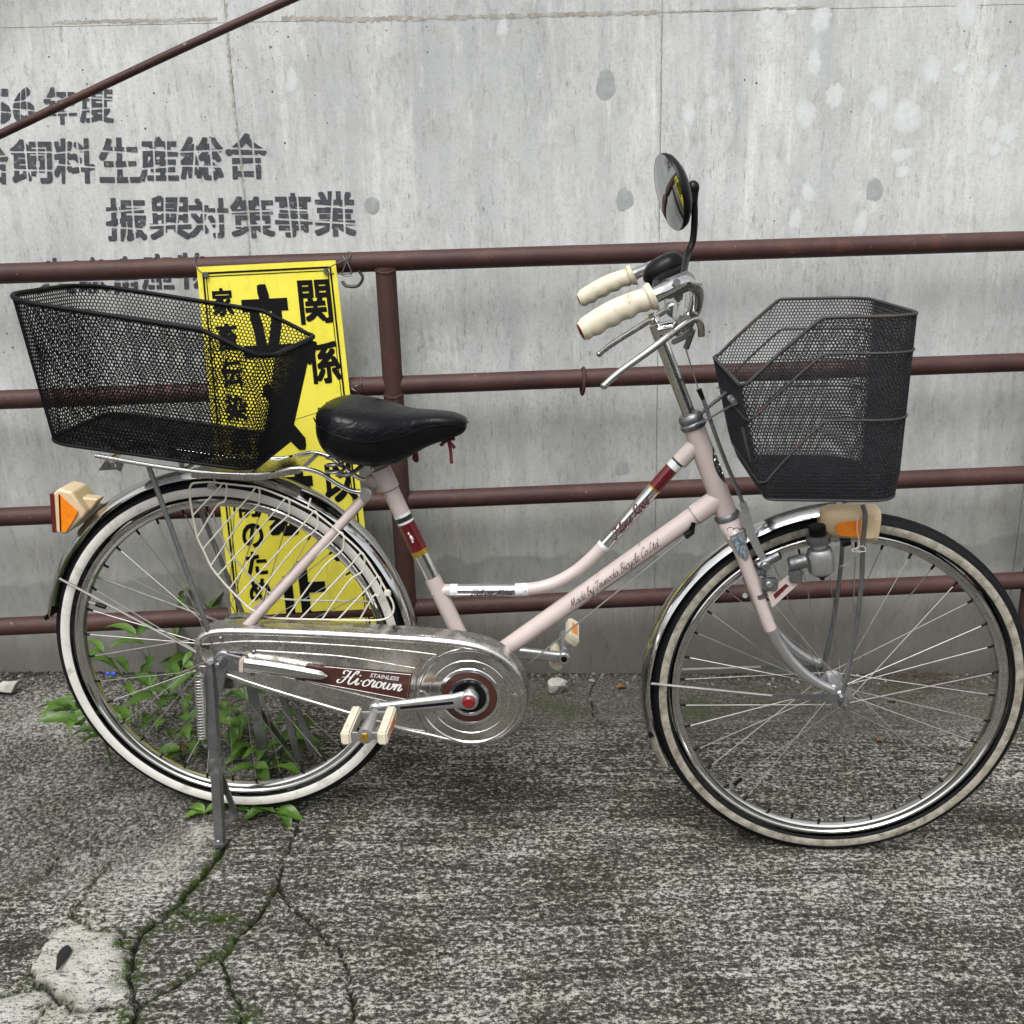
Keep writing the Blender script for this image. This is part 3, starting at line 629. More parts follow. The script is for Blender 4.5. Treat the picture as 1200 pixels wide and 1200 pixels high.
# mortar smears along the joints, thin and ragged
def ragged(cx, cz, rx, rz, n=18, jit=.28, seed=0):
    r = np.random.default_rng(seed); n = 44; a = np.linspace(0, 2*math.pi, n, endpoint=False); k = np.ones(n)
    for m_, w_ in ((2, .5), (3, .5), (5, .35), (8, .28), (13, .25)): k += jit*w_*r.normal(0, .6)*np.cos(m_*a+r.uniform(0, 6.3))
    k += jit*.22*r.standard_normal(n)
    return np.stack([cx+rx*k*np.cos(a), 0*a, cz+rz*k*np.sin(a)], -1)
def dab(name, mat, px, py, rx, rz, seed, off=.0003, jit=.26, n=18, tilt=0):
    c = wp(px, py); s = FPX/2.3
    P = ragged(0, 0, rx/s, rz/s, n, jit, seed); ct, st_ = math.cos(tilt), math.sin(tilt)
    P = np.stack([P[:, 0]*ct-P[:, 2]*st_, P[:, 1], P[:, 0]*st_+P[:, 2]*ct], -1)
    mb = MB(); k = len(P); ctr__ = np.array([c[0], 0, c[2]]); V = []; fd = []
    for sc__, y_, f_ in ((1.0, .0003, 0), (.82, -off*.6, .45), (.6, -off, .9), (.3, -off*1.05, 1)):
        V += [ctr__+p*(sc__, 0, sc__)+(0, y_, 0) for p in P]; fd += [f_]*k
    V.append(ctr__+(0, -off*1.05, 0)); fd.append(1)
    F = [(r_*k+i, r_*k+(i+1) % k, (r_+1)*k+(i+1) % k, (r_+1)*k+i) for r_ in range(3) for i in range(k)]+[(3*k+i, 3*k+(i+1) % k, 4*k) for i in range(k)]
    mb.add(V, F); o = mb.build(name, mat, wall, smooth=60); a = o.data.attributes.new('fade', 'FLOAT', 'POINT'); a.data.foreach_set('value', np.array(fd, np.float32)); return o
for i, (px, py, rx, rz) in enumerate([(900,17,9,14),(962,24,10,13),(954,74,8,13),(944,134,12,14),(978,113,10,12),(1031,115,11,14),(1062,138,16,19),(1092,82,11,14),(1127,80,8,8),(1148,89,6,11),(1164,96,7,12),(834,124,7,10),(807,133,8,11),(947,226,7,11),(932,257,7,11),(1009,262,8,13),(1137,172,7,9),(1056,182,13,7),(1058,202,9,6),(1133,15,12,16),(1160,150,10,12),(1180,158,13,12),(1166,176,8,7),(342,95,7,11),(589,33,6,9),(928,12,5,7)]):
    dab('plaster_dab', 'plaster', px, py, rx*1.15, rz*1.2, 100+i, tilt=R(random.uniform(-15, 15)))
for i, (px, py, r_) in enumerate([(436,241,9),(732,234,11),(1025,223,11),(710,100,12),(729,549,9)]):
    dab('tie_hole_plug', 'plug', px, py, r_*(1.1 if i != 3 else 1.0), r_*(1.2 if i != 3 else 1.5), 200+i, off=.0004, jit=.14, n=22)
# brown stains along the upright joints
def joint_smear(P, w0, seed):
    r = np.random.default_rng(seed); mb = MB(); pts = catmull([wp(*p) for p in P], 26); L = []; Rr = []
    for p in pts:
        a, b = w0*(.15+r.random()**2*.9), w0*(.15+r.random()**2*.9)
        L.append((p[0]-a, -.0007, p[2])); Rr.append((p[0]+b, -.0007, p[2]))
    n = len(pts); mb.add(L+Rr, [(i, i+1, n+i+1, n+i) for i in range(n-1)]); return mb.build('joint_stain', 'joint', wall)
joint_smear([(264,4),(268,60),(274,120),(281,180),(288,240),(293,296)], .0055, 1)
joint_smear([(776,2),(775,60),(774,130),(773,200),(771,270)], .003, 2)
def hsm(P, w0, seed):
    r = np.random.default_rng(seed); mb = MB(); pts = catmull([wp(*p) for p in P], 40); L = []; Rr = []
    for p in pts:
        a, b = w0*(.2+r.random()*1.1), w0*(.2+r.random()*.7)
        L.append((p[0], -.0006, p[2]-a)); Rr.append((p[0], -.0006, p[2]+b))
    n = len(pts); mb.add(L+Rr, [(i, i+1, n+i+1, n+i) for i in range(n-1)]); return mb.build('joint_stain', 'joint', wall)
hsm([(60,26),(160,24),(255,22)], .0045, 5); hsm([(330,21),(420,22),(520,20),(640,17),(770,14)], .006, 6); hsm([(785,14),(860,11),(960,8)], .003, 7)

# stencilled characters
def stencil(ch, x0, y0, x1, y1, bold=.018, seed=0, slant=.04):
    V, F = glyph_tris(ch, 0); V = normbox(V); r = np.random.default_rng(seed)
    cuts = [(r.uniform(.30, .42), .5, 1, r.uniform(-.12, .12)), (r.uniform(.60, .72), .5, 1, r.uniform(-.12, .12)), (.5, r.uniform(.30, .40), r.uniform(-.1, .1), 1), (.5, r.uniform(.62, .72), r.uniform(-.1, .1), 1)]
    c = [wp(x0, y1), wp(x1, y1), wp(x1, y0), wp(x0, y0)]; pts = []; FF = []; n = 0
    for k, (ox, oy) in enumerate([(x_, y_) for x_ in (-1, 0, 1) for y_ in (-1, 0, 1)]):
        V2, F2 = cut_stencil((V-.5)*(1-2*bold)+.5+np.array([ox, oy])*bold, F, cuts, .024)
        for u, w in V2:
            u = u+slant*(.5-w); p = (c[0]*(1-u)+c[1]*u)*(1-w)+(c[3]*(1-u)+c[2]*u)*w; pts.append((p[0], -.0009-k*1.5e-5, p[2]))
        FF += [tuple(n+i for i in f) for f in F2]; n += len(V2)
    return flat_mesh('stencilled_character', pts, FF, 'stencil', wall)
SL = [('5',-22,104,13,146),('6',15,102,41,145),('年',51,102,90,146),('度',93,100,133,144),
 ('給',-32,166,10,216),('飼',12,163,61,215),('料',63,162,111,215),('生',116,161,164,214),('産',163,160,209,213),('総',211,160,262,211),('合',264,156,313,210),
 ('振',124,232,172,283),('興',175,229,224,281),('対',221,232,268,279),('策',270,230,322,279),('事',322,226,366,278),('業',368,224,417,277),
 ('大',40,302,88,345),('家',92,301,128,344),('畜',130,300,165,344),('産',166,297,204,340),('物',206,296,252,339)]
for i, (ch, x0, y0, x1, y1) in enumerate(SL): stencil(ch, x0, y0, x1, y1, .045 if ch in '56' else .025, 300+i)

# ------------------------------------------------------------------ pipe railing
rail = thing('pipe_railing', 'dark brown rusty pipe railing of four rails in front of the concrete wall', 'railing', (.316, RAIL_Y, gz(.316, RAIL_Y)))
ro = np.array([.316, RAIL_Y, gz(.316, RAIL_Y)])
RZ = [Y_(590, 301.9, RAIL_Y)[2], Y_(590, 447, RAIL_Y)[2], Y_(560, 582.8, RAIL_Y)[2], Y_(590, 707.6, RAIL_Y)[2]]
def rail_seg(z, x0, x1, seed, r0=.0212):
    r = np.random.default_rng(seed); n = 40; P = np.stack([np.linspace(x0, x1, n), np.zeros(n), np.full(n, z)], -1)
    P[:, 2] += .0012*np.convolve(r.standard_normal(n+8), np.ones(9)/9, 'valid'); mb = MB(); mb.tube(P-(ro[0], 0, ro[2]), r0, 20); return mb.build('rail', 'rail', rail)
for i, z in enumerate(RZ): rail_seg(z, -4.2, 5.2, 40+i)
pxs = [Y_(455, 360, RAIL_Y)[0]]; pxs += [pxs[0]+1.515, pxs[0]-1.515, pxs[0]+3.03, pxs[0]-3.03]
for xq in pxs:
    mb = MB(); zb = gz(xq, RAIL_Y)-.02
    mb.cyl((xq-ro[0], -.007, zb-ro[2]), (xq-ro[0], -.007, RZ[0]-.012-ro[2]), .0222, 24)
    for z in RZ: # weld beads
        t = np.linspace(0, 2*math.pi, 14, endpoint=False); mb.tube([(xq-ro[0]+.0222*math.cos(a), .0222*math.sin(a)-.007, z-ro[2]-.020+.004*math.cos(2*a)) for a in t], .0026, 6, closed=True)
    mb.build('post', 'post', rail)
mb = MB(); q = Y_(683, 447, RAIL_Y)-ro; t = np.linspace(0, 2*math.pi, 20, endpoint=False)
mb.tube([(q[0]+.002*math.sin(a), .027*math.cos(a), RZ[1]-ro[2]-.006+.029*math.sin(a)) for a in t], .0042, 8, closed=True); mb.build('rusty_ring', 'post', rail)
# water drops of old weld along the top rail
mb = MB()
for px in (56, 88, 108, 118, 142, 182, 212, 238): 
    q = Y_(px, 300, RAIL_Y)-ro; mb.ell((q[0], random.uniform(-.006, .004), RZ[0]-ro[2]+.0205), (.006, .005, .003), 8, 5)
tag(mb.build('weld_spatter', 'rail', rail), kind='stuff')
# slanting rod, upper left
A, B_ = Y_(-2, 157, .40), Y_(348, -2, .40); d_ = B_-A
rod = thing('steel_rod', 'thin brown steel rod slanting up across the top left corner of the wall', 'rod', tuple(A-d_*.9))
mb = MB(); n = 26; P = np.stack([d_*t for t in np.linspace(0, 3.2, n)]); P[:, 2] += -.004*np.sin(np.linspace(0, 9, n)); mb.tube(P, .0082, 14); mb.build('rod_bar', 'rail', rod)
mb = MB(); mb.cyl(d_*3.19+(0, -.03, 0), d_*3.19+(0, WALL_Y-A[1]-.003, 0), .010, 12); mb.build('wall_hook', 'rail', rod)

# ------------------------------------------------------------------ yellow warning sign wired to the railing
SY = RAIL_Y-.0275
sc_ = [Y_(230, 313, SY), Y_(393, 305, SY), Y_(441.5, 747, SY), Y_(274, 758, SY)]
so = (sc_[2]+sc_[3])/2
sign = thing('warning_sign', 'creased yellow sign with black vertical characters wired to the brown railing', 'sign', tuple(so))
def sp(u, w, off=0.0):
    p = (sc_[0]*(1-u)+sc_[1]*u)*(1-w)+(sc_[3]*(1-u)+sc_[2]*u)*w-so; p = p.copy(); wc = .44-.09*u
    dy = (w-wc)*(.016 if w > wc else -.004); p[1] += -off+dy; return p
def sheet(poly, name):
    mb = MB(); V = [sp(*p) for p in poly]; k = len(V)
    fr = np.array(V); bk_ = fr+(0, .0025, 0); mb.add(np.vstack([fr, bk_]), [tuple(range(k)), tuple(range(k, 2*k))[::-1]]+[(i, k+i, k+(i+1) % k, (i+1) % k) for i in range(k)])
    return mb.build(name, 'sign', sign, smooth=0)
sheet([(0, 0), (.5, 0), (1, 0), (1, .349), (.5, .394), (0, .439)], 'upper_board')
sheet([(0, .441), (.5, .396), (1, .351), (1, .6), (1, 1), (.5, 1), (0, 1), (0, .6)], 'lower_board')
def border(ins, wd, name):
    a = ins; b = ins+wd; asp = .163/.44
    for (u0, w0, u1, w1) in ((a, a*asp, 1-a, b*asp), (a, 1-b*asp, 1-a, 1-a*asp)):
        V = [sp(u, w, .0007) for u in np.linspace(u0, u1, 5) for w in (w0, w1)]
        flat_mesh(name, V, [(2*i, 2*i+2, 2*i+3, 2*i+1) for i in range(4)], 'signblack', sign)
    for (u0, u1) in ((a, b), (1-b, 1-a)):
        ws = np.linspace(b*asp, 1-b*asp, 41); V = [sp(u, w, .0007) for w in ws for u in (u0, u1)]
        flat_mesh(name, V, [(2*i, 2*i+2, 2*i+3, 2*i+1) for i in range(40)], 'signblack', sign)
border(.036, .013, 'border_line'); border(.060, .006, 'border_line')
def sign_char(ch, cu_, cw, su, sw, bold):
    V, F = glyph_tris(ch, 0); V = normbox(V); P = []; FF = []; n = 0
    for k, (ox, oy) in enumerate([(x_, y_) for x_ in (-1, -.33, .33, 1) for y_ in (-1, -.33, .33, 1)]):
        for x, y in V: P.append(sp(cu_+((x-.5)*(1-2*bold)+ox*bold)*su, cw-((y-.5)*(1-2*bold)+oy*bold*.9)*sw, .0007+k*1.2e-5))
        FF += [tuple(n+i for i in f) for f in F]; n += len(V)
    flat_mesh('printed_character', P, FF, 'signblack', sign)
def inv(px, py):
    p = Y_(px, py, SY); b = np.array([.5, .5])
    for _ in range(8):
        f = lambda b: ((sc_[0]*(1-b[0])+sc_[1]*b[0])*(1-b[1])+(sc_[3]*(1-b[0])+sc_[2]*b[0])*b[1])[[0, 2]]-p[[0, 2]]
        J = np.stack([(f(b+e)-f(b))/1e-4 for e in np.eye(2)*1e-4], 1); b = b-np.linalg.solve(J, f(b))
    return b
for i, ch in enumerate('関係者以外'):
    u, w = inv(369.5+9.8*i, 354+70.5*i); sign_char(ch, u, w, .235, .108, .030)
for i, (ch, px, py) in enumerate((('立', 312, 376), ('入', 326, 490), ('禁', 341, 590), ('止', 354, 695))):
    u, w = inv(px, py); sign_char(ch, u, w, .36, .180, .052)
for i, ch in enumerate('家畜伝染病予防のため'):
    yy_ = (354, 395, 437, 478, 517, 555, 592, 628, 661, 693)[i]; u, w = inv(261+.127*(yy_-354), yy_); sign_char(ch, u, w, .15, .068, .034)
def ties(name, pts, r_=.0012, mat='wire', cyc=False):
    mb = MB(); mb.tube(catmull([np.asarray(p)-so for p in pts], 6), r_, 6); mb.build(name, mat, sign)
for (px, py) in ((241, 322), (382, 318)):
    a = Y_(px, py, SY-.003); e = Y_(px-9 if px < 300 else px+30, py-14 if px < 300 else py, RAIL_Y)
    mb = MB(); mb.cyl(a-so+(0, .002, 0), a-so-(0, .0015, 0), .006, 12); mb.build('eyelet', 'wire', sign)
    ties('tie_wire', [a, a+(-.012 if px < 300 else .012, -.006, .01), (e[0], RAIL_Y-.024, RZ[0]+.012), (e[0], RAIL_Y, RZ[0]+.0225), (e[0], RAIL_Y+.0225, RZ[0]), (e[0], RAIL_Y, RZ[0]-.0225), a+(.003, -.004, -.004)])
a = Y_(412, 455, SY-.003); ties('tie_wire', [a, a+(.012, -.006, .006), (a[0]+.02, RAIL_Y-.025, RZ[1]+.008), (a[0]+.02, RAIL_Y, RZ[1]+.023), (a[0]+.022, RAIL_Y+.023, RZ[1]), (a[0]+.022, RAIL_Y, RZ[1]-.023), (a[0]+.012, SY-.006, RZ[1]-.006), a])
a = Y_(405, 305, RAIL_Y-.026); 
ties('wire_hook', [Y_(402, 300, RAIL_Y-.024), Y_(405, 308, RAIL_Y-.028), Y_(401, 322, RAIL_Y-.028), Y_(412, 322, RAIL_Y-.03), Y_(407, 306, RAIL_Y-.026), (a[0]+.004, RAIL_Y, RZ[0]+.0225)], .0013)
ties('wire_loop', [Y_(421, 318, RAIL_Y-.02), Y_(425, 326, RAIL_Y-.03), Y_(419, 335, RAIL_Y-.03), Y_(406, 335, RAIL_Y-.026), Y_(401, 330, RAIL_Y-.022)], .0036, 'blackwire')

# ------------------------------------------------------------------ bicycle (built in its own frame: x forward, y away from the camera, z up)
bike = thing('bicycle', 'old pale pink step-through bicycle with two mesh baskets on its stand', 'bicycle')
bike.matrix_world = Matrix([[BM[0][i], BM[1][i], BM[2][i], 0] for i in range(3)]+[[0, 0, 0, 1]])
HZ = .335
def tube(name, P, r, mat, parent=bike, n=16, sm=6, **kw):
    mb = MB(); mb.tube(catmull(P, sm) if len(P) > 2 else np.array(P, float), r, n); return mb.build(name, mat, parent, **kw)

def make_wheel(hx, cream, flange, ow, wmax):
    c = np.array([hx, 0, HZ]); mb = MB()
    # rim: rolled steel section, (radius, y)
    pr = [(.3005, -.0128), (.2985, -.0142), (.2955, -.0135), (.2935, -.0112), (.2915, -.0106), (.2885, -.0100), (.2850, -.0075), (.2832, -.0035), (.2828, 0)]
    pr = pr+[(a, -b) for a, b in pr[-2::-1]]; pr = pr+[(.296, .010), (.292, 0), (.296, -.010), pr[0]]
    mb.lathe([(a, b) for a, b in pr], (0, 0, 0), (0, -1, 0), 120)
    w = mb.build('wheel', 'chrome', bike, 30); w.location = c
    # tyre: section of 18 mm radius, whitewall between bead and shoulder
    T = MB(); cr, sr = .3165, .0205; A = np.linspace(-128, 128, 33); prof = [(cr+sr*math.cos(R(a)), sr*math.sin(R(a))*1.0) for a in A]
    mi = [1 if 68 < abs((A[i]+A[i+1])/2) < wmax else 0 for i in range(32)]
    T.lathe(prof, (0, 0, 0), (0, 1, 0), 144, mi=mi)
    # tread blocks: low ribs round the crown
    for yy in (-.0085, -.0028, .0028, .0085):
        rr_ = cr+math.sqrt(sr*sr-yy*yy); T.lathe([(rr_-.0006, yy-.0019), (rr_+.0008, yy-.0012), (rr_+.0008, yy+.0012), (rr_-.0006, yy+.0019)], (0, 0, 0), (0, 1, 0), 144, mi=[0, 0, 0])
    T.build('tyre', ['tread', cream], w, 40)
    # hub
    H = MB(); H.lathe([(0, -ow), (.0048, -ow), (.0048, -.036), (.010, -.036), (.012, -.034), (flange, -.032), (flange, -.029), (.016, -.027), (.0145, 0), (.016, .027), (flange, .029), (flange, .032), (.012, .034), (.010, .036), (.0048, .036), (.0048, ow), (0, ow)], (0, 0, 0), (0, 1, 0), 28)
    H.build('hub', 'alu', w, 30)
    for sgn in (-1, 1):
        ns = MB(); ns.cyl((0, sgn*(ow-.008), 0), (0, sgn*(ow-.001), 0), .0085, 6); ns.cyl((0, sgn*(ow-.010), 0), (0, sgn*(ow-.008), 0), .0105, 16); ns.build('axle_nut', 'steel', w)
    # 36 spokes, crossing
    proto = {}
    for sd_ in (-1, 1):
        for ld in (-1, 1):
            a = R(62)*ld; S = MB(); p0 = np.array([flange*.88*math.sin(a), sd_*.0305, flange*.88*math.cos(a)]); p1 = np.array([0, sd_*.003, .2845])
            S.tube([p0, p1], .00090, 6); dd = unit(p0-p1); S.tube([p1, p1+dd*.011], [.0024, .0020], 6, mi=1)
            proto[(sd_, ld)] = S.mesh('spoke', [M['zinc'], M['tread']], 40)
    for k in range(36):
        o = link('spoke', proto[(-1 if k % 2 else 1, 1 if (k//2) % 2 else -1)], w); o.rotation_euler = (0, 2*math.pi*k/36+.05, 0)
    return w, c
rw, rc = make_wheel(0, 'cream_new', .028, .078, 122); rw['label'] = 'rear wheel with white sidewall tyre'
fw, fc_ = make_wheel(WB, 'cream_old', .021, .064, 113); fw['label'] = 'front wheel with dirty cream sidewall tyre'
fw.rotation_euler = (0, .11, 0)
def valve(w, ang):
    mb = MB(); d = np.array([math.sin(ang), 0, math.cos(ang)]); mb.cyl(d*.284, d*.262, .0028, 8); mb.cyl(d*.270, d*.250, .0042, 10, bev=.001, mi=1); mb.build('valve', ['zinc', 'black'], w)
q = K(110, 707); valve(rw, math.atan2(q[0], q[2]-HZ)); q = K(858, 922); fw_a = math.atan2(q[0]-WB, q[2]-HZ)-.11; valve(fw, fw_a)
# brake drum on the rear hub (far side)
mb = MB(); mb.lathe([(0, .040), (.036, .040), (.044, .044), (.046, .052), (.046, .066), (.040, .071), (0, .071)], (0, 0, HZ), (0, 1, 0), 40); mb.lathe([(.0475, .046), (.050, .050), (.050, .064), (.0475, .068)], (0, 0, HZ), (0, 1, 0), 40); mb.build('hub_brake', 'hubdrum', bike)
mb = MB(); mb.lathe([(.010, -.050), (.056, -.050), (.062, -.045), (.056, -.042), (.010, -.042)], (0, 0, HZ), (0, 1, 0), 44); mb.build('spoke_protector', 'chrome_old', bike)

# --- mudguards
def fender(hx, a0, a1, mat='chrome', ri=.3555, hw=.027):
    mb = MB(); pr = []
    for y in np.linspace(-1, 1, 15): pr.append((ri-.013*abs(y)**2.2+.0, y*hw))
    pr = [(ri-.0145, -hw+.0035), (ri-.0155, -hw+.001), (ri-.0140, -hw-.0008)]+pr+[(ri-.0140, hw+.0008), (ri-.0155, hw-.001), (ri-.0145, hw-.0035)]
    inn = [(r_-.0011, y*.965) for r_, y in pr[3:-3]][::-1]
    mb.lathe(pr+inn+[pr[0]], (hx, 0, HZ), (0, -1, 0), 110, a0, a1, e0=(1, 0, 0), capends=True); return mb
ang = lambda px, py, hx, y=0: math.atan2(K(px, py, y)[2]-HZ, K(px, py, y)[0]-hx)
ra0 = ang(487, 742, 0)-.06; ra1 = ang(60, 722, 0)-.02
fender(0, ra0, ra1).build('mudguard', 'chrome', bike, 50)
fa1 = ang(757, 856, WB)
fender(WB, ang(975, 596, WB)-.02, (fa1 if fa1 > 0 else fa1+2*math.pi)).build('mudguard', 'chrome', bike, 50)
# mudflap and its clip
fa2 = ang(768, 893, WB); fa2 = fa2 if fa2 > 0 else fa2+2*math.pi
f1 = fa1 if fa1 > 0 else fa1+2*math.pi
mb = fender(WB, f1-.02, fa2+.02, ri=.3545, hw=.0235); mb.build('mudflap', 'cream_old', bike, 50)
for hx, a in ((WB, f1), (0, ra1)):
    mb = MB(); d = np.array([math.cos(a), 0, math.sin(a)]); p = np.array([hx, 0, HZ])+d*.349
    mb.box(p, (.007, .053, .012), ax=[d, (0, 1, 0), np.cross(d, (0, 1, 0))], bev=.003); mb.build('mudguard_clip', 'black', bike)
# stays of the mudguards
for sgn in (-1, 1):
    p0 = K(70, 678, -.027); p1 = K(256, 778, -.074); p1m = p1*.12+p0*.88
    tube('mudguard_stay', [p0*(1, -sgn, 1), p0*(1, -sgn, 1)*.5+p1*(1, -sgn, 1)*.5, p1*(1, -sgn, 1)], .0024, 'zinc', n=8)
    p0 = K(763, 801, -.027); p1 = K(905, 815, -.058); p2 = K(982, 818, -.058)
    tube('mudguard_stay', [p0*(1, -sgn, 1), p1*(1, -sgn, 1)], .0024, 'zinc', n=8)
    mb = MB(); mb.flatbar([p1*(1, -sgn, 1), p2*(1, -sgn, 1)], [.006, .016], .003, (0, 1, 0)); mb.build('stay_plate', 'steel', bike)

# --- frame
HT, HB = K(813, 500), K(851, 602); hax = unit(HT-HB)
BB = K(549, 824, -.132)*(1, 0, 1)
ST = K(449, 556); sax = unit(ST-BB)
frame = None
def decal(P0, P1, r_, mat, name, parent): 
    mb = MB(); mb.tube([P0, P1], r_, 20); return mb.build(name, mat, parent)
mb = MB()
mb.tube([HB, HT], .0185, 24); frame = mb.build('head_tube', 'pink', bike)
tube('seat_tube', [BB, ST], .0152, 'pink', n=20)
# seat lug
tube('seat_lug', [ST-sax*.028, ST+sax*.012], .0182, 'pink', n=20)
mb = MB(); mb.ell(ST-sax*.014+(-.022, 0, 0), (.016, .012, .014)); mb.build('seat_clamp_ear', 'pinkdull', bike)
DT0 = K(843, 583); tube('down_tube', [DT0, BB], .0168, 'pink', n=20)
ddt = unit(BB-DT0); tube('head_lug', [DT0, DT0+ddt*.052], .0186, 'pink', n=20)
TP = [K(816, 520), K(787, 549), K(760, 580), K(722, 623), K(692, 655), K(668, 674), K(642, 686), K(612, 691), K(570, 691.5), K(512, 692)]
tt = np.vstack([catmull(TP, 8)])
mb = MB(); mb.tube(tt, .0117, 18); tub = mb.build('top_tube', 'pink', bike)
tdir = unit(K(760, 580)-K(816, 520)); tube('head_lug', [K(816, 520), K(816, 520)+tdir*.042], .0146, 'pink', n=20)
mb = MB(); mb.tube([K(512, 692)-(.008, 0, 0), K(512, 692)+(.016, 0, 0)], .0128, 16); mb.build('tube_collar', 'pink', bike)
mb = MB(); mb.cyl(BB+(0, -.036, 0), BB+(0, .036, 0), .0205, 24, bev=.002); mb.build('bottom_bracket', 'pink', bike)
def lug_line(p, d, r_):
    mb = MB(); mb.tube([p-d*.0005, p+d*.0005], r_, 20); mb.build('lug_edge', 'lugline', bike)
lug_line(DT0+ddt*.0525, ddt, .01872); lug_line(K(816, 520)+tdir*.0425, tdir, .01472); lug_line(ST-sax*.0284, sax, .01832)
# foil bands on the seat tube
for (pa, pb, r_, mt) in (((467, 603), (468.5, 606), .01565, 'whitefoil'), ((468.5, 606), (471, 611), .0157, 'blackfoil'), ((471, 611), (472, 613.5), .01565, 'whitefoil'), ((472, 613.5), (487, 645), .0156, 'redfoil'), ((487, 645), (489.5, 650.5), .0157, 'goldfoil'), ((489.5, 650.5), (502, 677), .0156, 'silverfoil')):
    def onst(p):
        q = K(*p); return BB+sax*np.dot(q-BB, sax)
    decal(onst(pa), onst(pb), r_, mt, 'foil_band', bike)
# foil bands on the top tube
def ontt(px, py): 
    q = K(px, py); return tt[np.argmin(np.linalg.norm(tt-q, axis=1))]
def ttseg(pa, pb, r_, mt, name='foil_band'):
    qa, qb = K(*pa), K(*pb); ia, ib = np.argmin(np.linalg.norm(tt-qa, axis=1)), np.argmin(np.linalg.norm(tt-qb, axis=1)); ia, ib = min(ia, ib), max(ia, ib)
    dseg = tt[min(ib+1, len(tt)-1)]-tt[ia]
    pts = [qa+0, qb+0]
    # project the ends on the tube axis
    def onax(q):
        best = None
        for a, b in zip(tt[:-1], tt[1:]):
            d = b-a; u = np.clip(np.dot(q-a, d)/np.dot(d, d), 0, 1); p = a+u*d; e = np.linalg.norm(p-q)
            if best is None or e < best[0]: best = (e, p)
        return best[1]
    A_, B2 = onax(qa), onax(qb); mid = [p for p in tt[ia:ib+1] if np.dot(p-A_, B2-A_) > 1e-6 and np.dot(B2-p, B2-A_) > 1e-6]
    mb = MB(); mb.tube([A_]+mid+[B2], r_, 18); return mb.build(name, mt, bike)
for pa, pb, r_, mt in (((800, 536), (798, 538.5), .0122, 'whitefoil'), ((798, 538.5), (794, 543), .0122, 'blackfoil'), ((794, 543), (788, 549), .0122, 'whitefoil'), ((788, 549), (767, 571), .01225, 'redfoil'), ((767, 571), (765.5, 573), .0123, 'goldfoil'), ((765.5, 573), (700, 630), .0121, 'silverfoil'), ((700, 630), (697, 633), .0122, 'whitefoil'),
                       ((619, 691), (604, 691), .0122, 'whitefoil'), ((604, 691), (537, 692), .0121, 'silverfoil'), ((537, 692), (528, 692), .0122, 'whitefoil')):
    ttseg(pa, pb, r_, mt)
# lettering wrapped on tubes
camb = w2b(CAM)
def tube_text(text, Pa, Pb, r_, mat, hfrac=.55, w=.11, up=None, name='lettering', roll=0, slant=.35):
    V, F, L = script_tris(text, w=w, slant=slant); Pa, Pb = np.asarray(Pa), np.asarray(Pb); ax = unit(Pb-Pa); Ln = np.linalg.norm(Pb-Pa); s = Ln/L
    vdir = unit(np.cross(np.cross(ax, camb-(Pa+Pb)/2), ax)); upd = unit(np.cross(vdir, ax)); 
    if upd[2] < 0: upd = -upd
    pts = []
    for x, y, k in V:
        a = (y-.6)*s*hfrac/r_+roll; rr_ = r_+.00025+k*4e-6
        pts.append(Pa+ax*x*s+rr_*(math.cos(a)*vdir+math.sin(a)*upd))
    return flat_mesh(name, pts, F, mat, bike)
def axpt(P0, dirv, px, py):
    q = K(px, py); return P0+dirv*np.dot(q-P0, dirv)
tube_text('Made by Tsunoda Bicycle Co.Ltd.', axpt(DT0, ddt, 673, 713), axpt(DT0, ddt, 776, 640), .0169, 'inkblack', 1.05, .11, roll=-.30, slant=.55)
tube_text('T-line Rose', K(717.5, 628), K(757, 583.4), .0123, 'inkred', .85, .15, roll=-.45, slant=.5)
tube_text('Deluxe Mini', K(551, 692), K(600, 691.3), .0123, 'inkblack', .95, .14, roll=-.55, slant=.5)
# little crest on the seat tube's red band
mb = MB(); q = BB+sax*np.dot(K(482, 626)-BB, sax); nrm = unit(camb-q-sax*np.dot(camb-q, sax)); sid = np.cross(sax, nrm)
for k, (a, b, rx) in enumerate(((0, .006, .003), (.001, -.002, .0045), (0, -.010, .003), (.0025, -.006, .002))):
    mb.ell(q+nrm*.0155-sid*.004+sax*b+sid*a, (rx*.6, .0012, rx), 8, 5, ax=[sid, nrm, sax])
mb.build('crest', 'whitefoil', bike)
# head badge
mb = MB(); hm = (HT+HB)/2; hf = unit(np.cross((0, 1, 0), hax))
for dz, wv in ((.030, .0), (.020, .010), (.0, .016), (-.020, .013), (-.032, 0)): pass
fwd = unit(np.cross(hax, (0, -1, 0))); fwd = fwd if fwd[0] > 0 else -fwd
hv = K(843, 544); hh = np.dot(hv-HB, hax); V = []; Fb = []
zz = np.linspace(-.036, .036, 13)
for i, z in enumerate(zz):
    wv = 1.15*math.sqrt(max(0, 1-(z/.0365)**2))
    for k in range(9):
        a = -wv*.95+(k/8)*wv*1.9; V.append(HB+hax*(hh+z)+.0190*(math.cos(a)*fwd+math.sin(a)*np.array([0, 1, 0])))
mb.add(V, [(i*9+k, i*9+k+1, (i+1)*9+k+1, (i+1)*9+k) for i in range(12) for k in range(8)])
hb = mb.build('head_badge', 'blackfoil', bike)
mb = MB(); r_ = np.random.default_rng(3)
for _ in range(70):
    z = r_.uniform(-.031, .031); wv = 1.0*math.sqrt(max(0, 1-(z/.035)**2)); a0 = r_.uniform(-wv, wv); pts = []
    for t in np.linspace(0, 4.5, 6):
        aa = a0+.10*math.cos(t+z*300); z2 = z+.0028*math.sin(t+a0*9); pts.append(HB+hax*(hh+z2)+.0191*(math.cos(aa)*fwd+math.sin(aa)*np.array([0, 1, 0])))
    mb.tube(pts, .00035, 4)
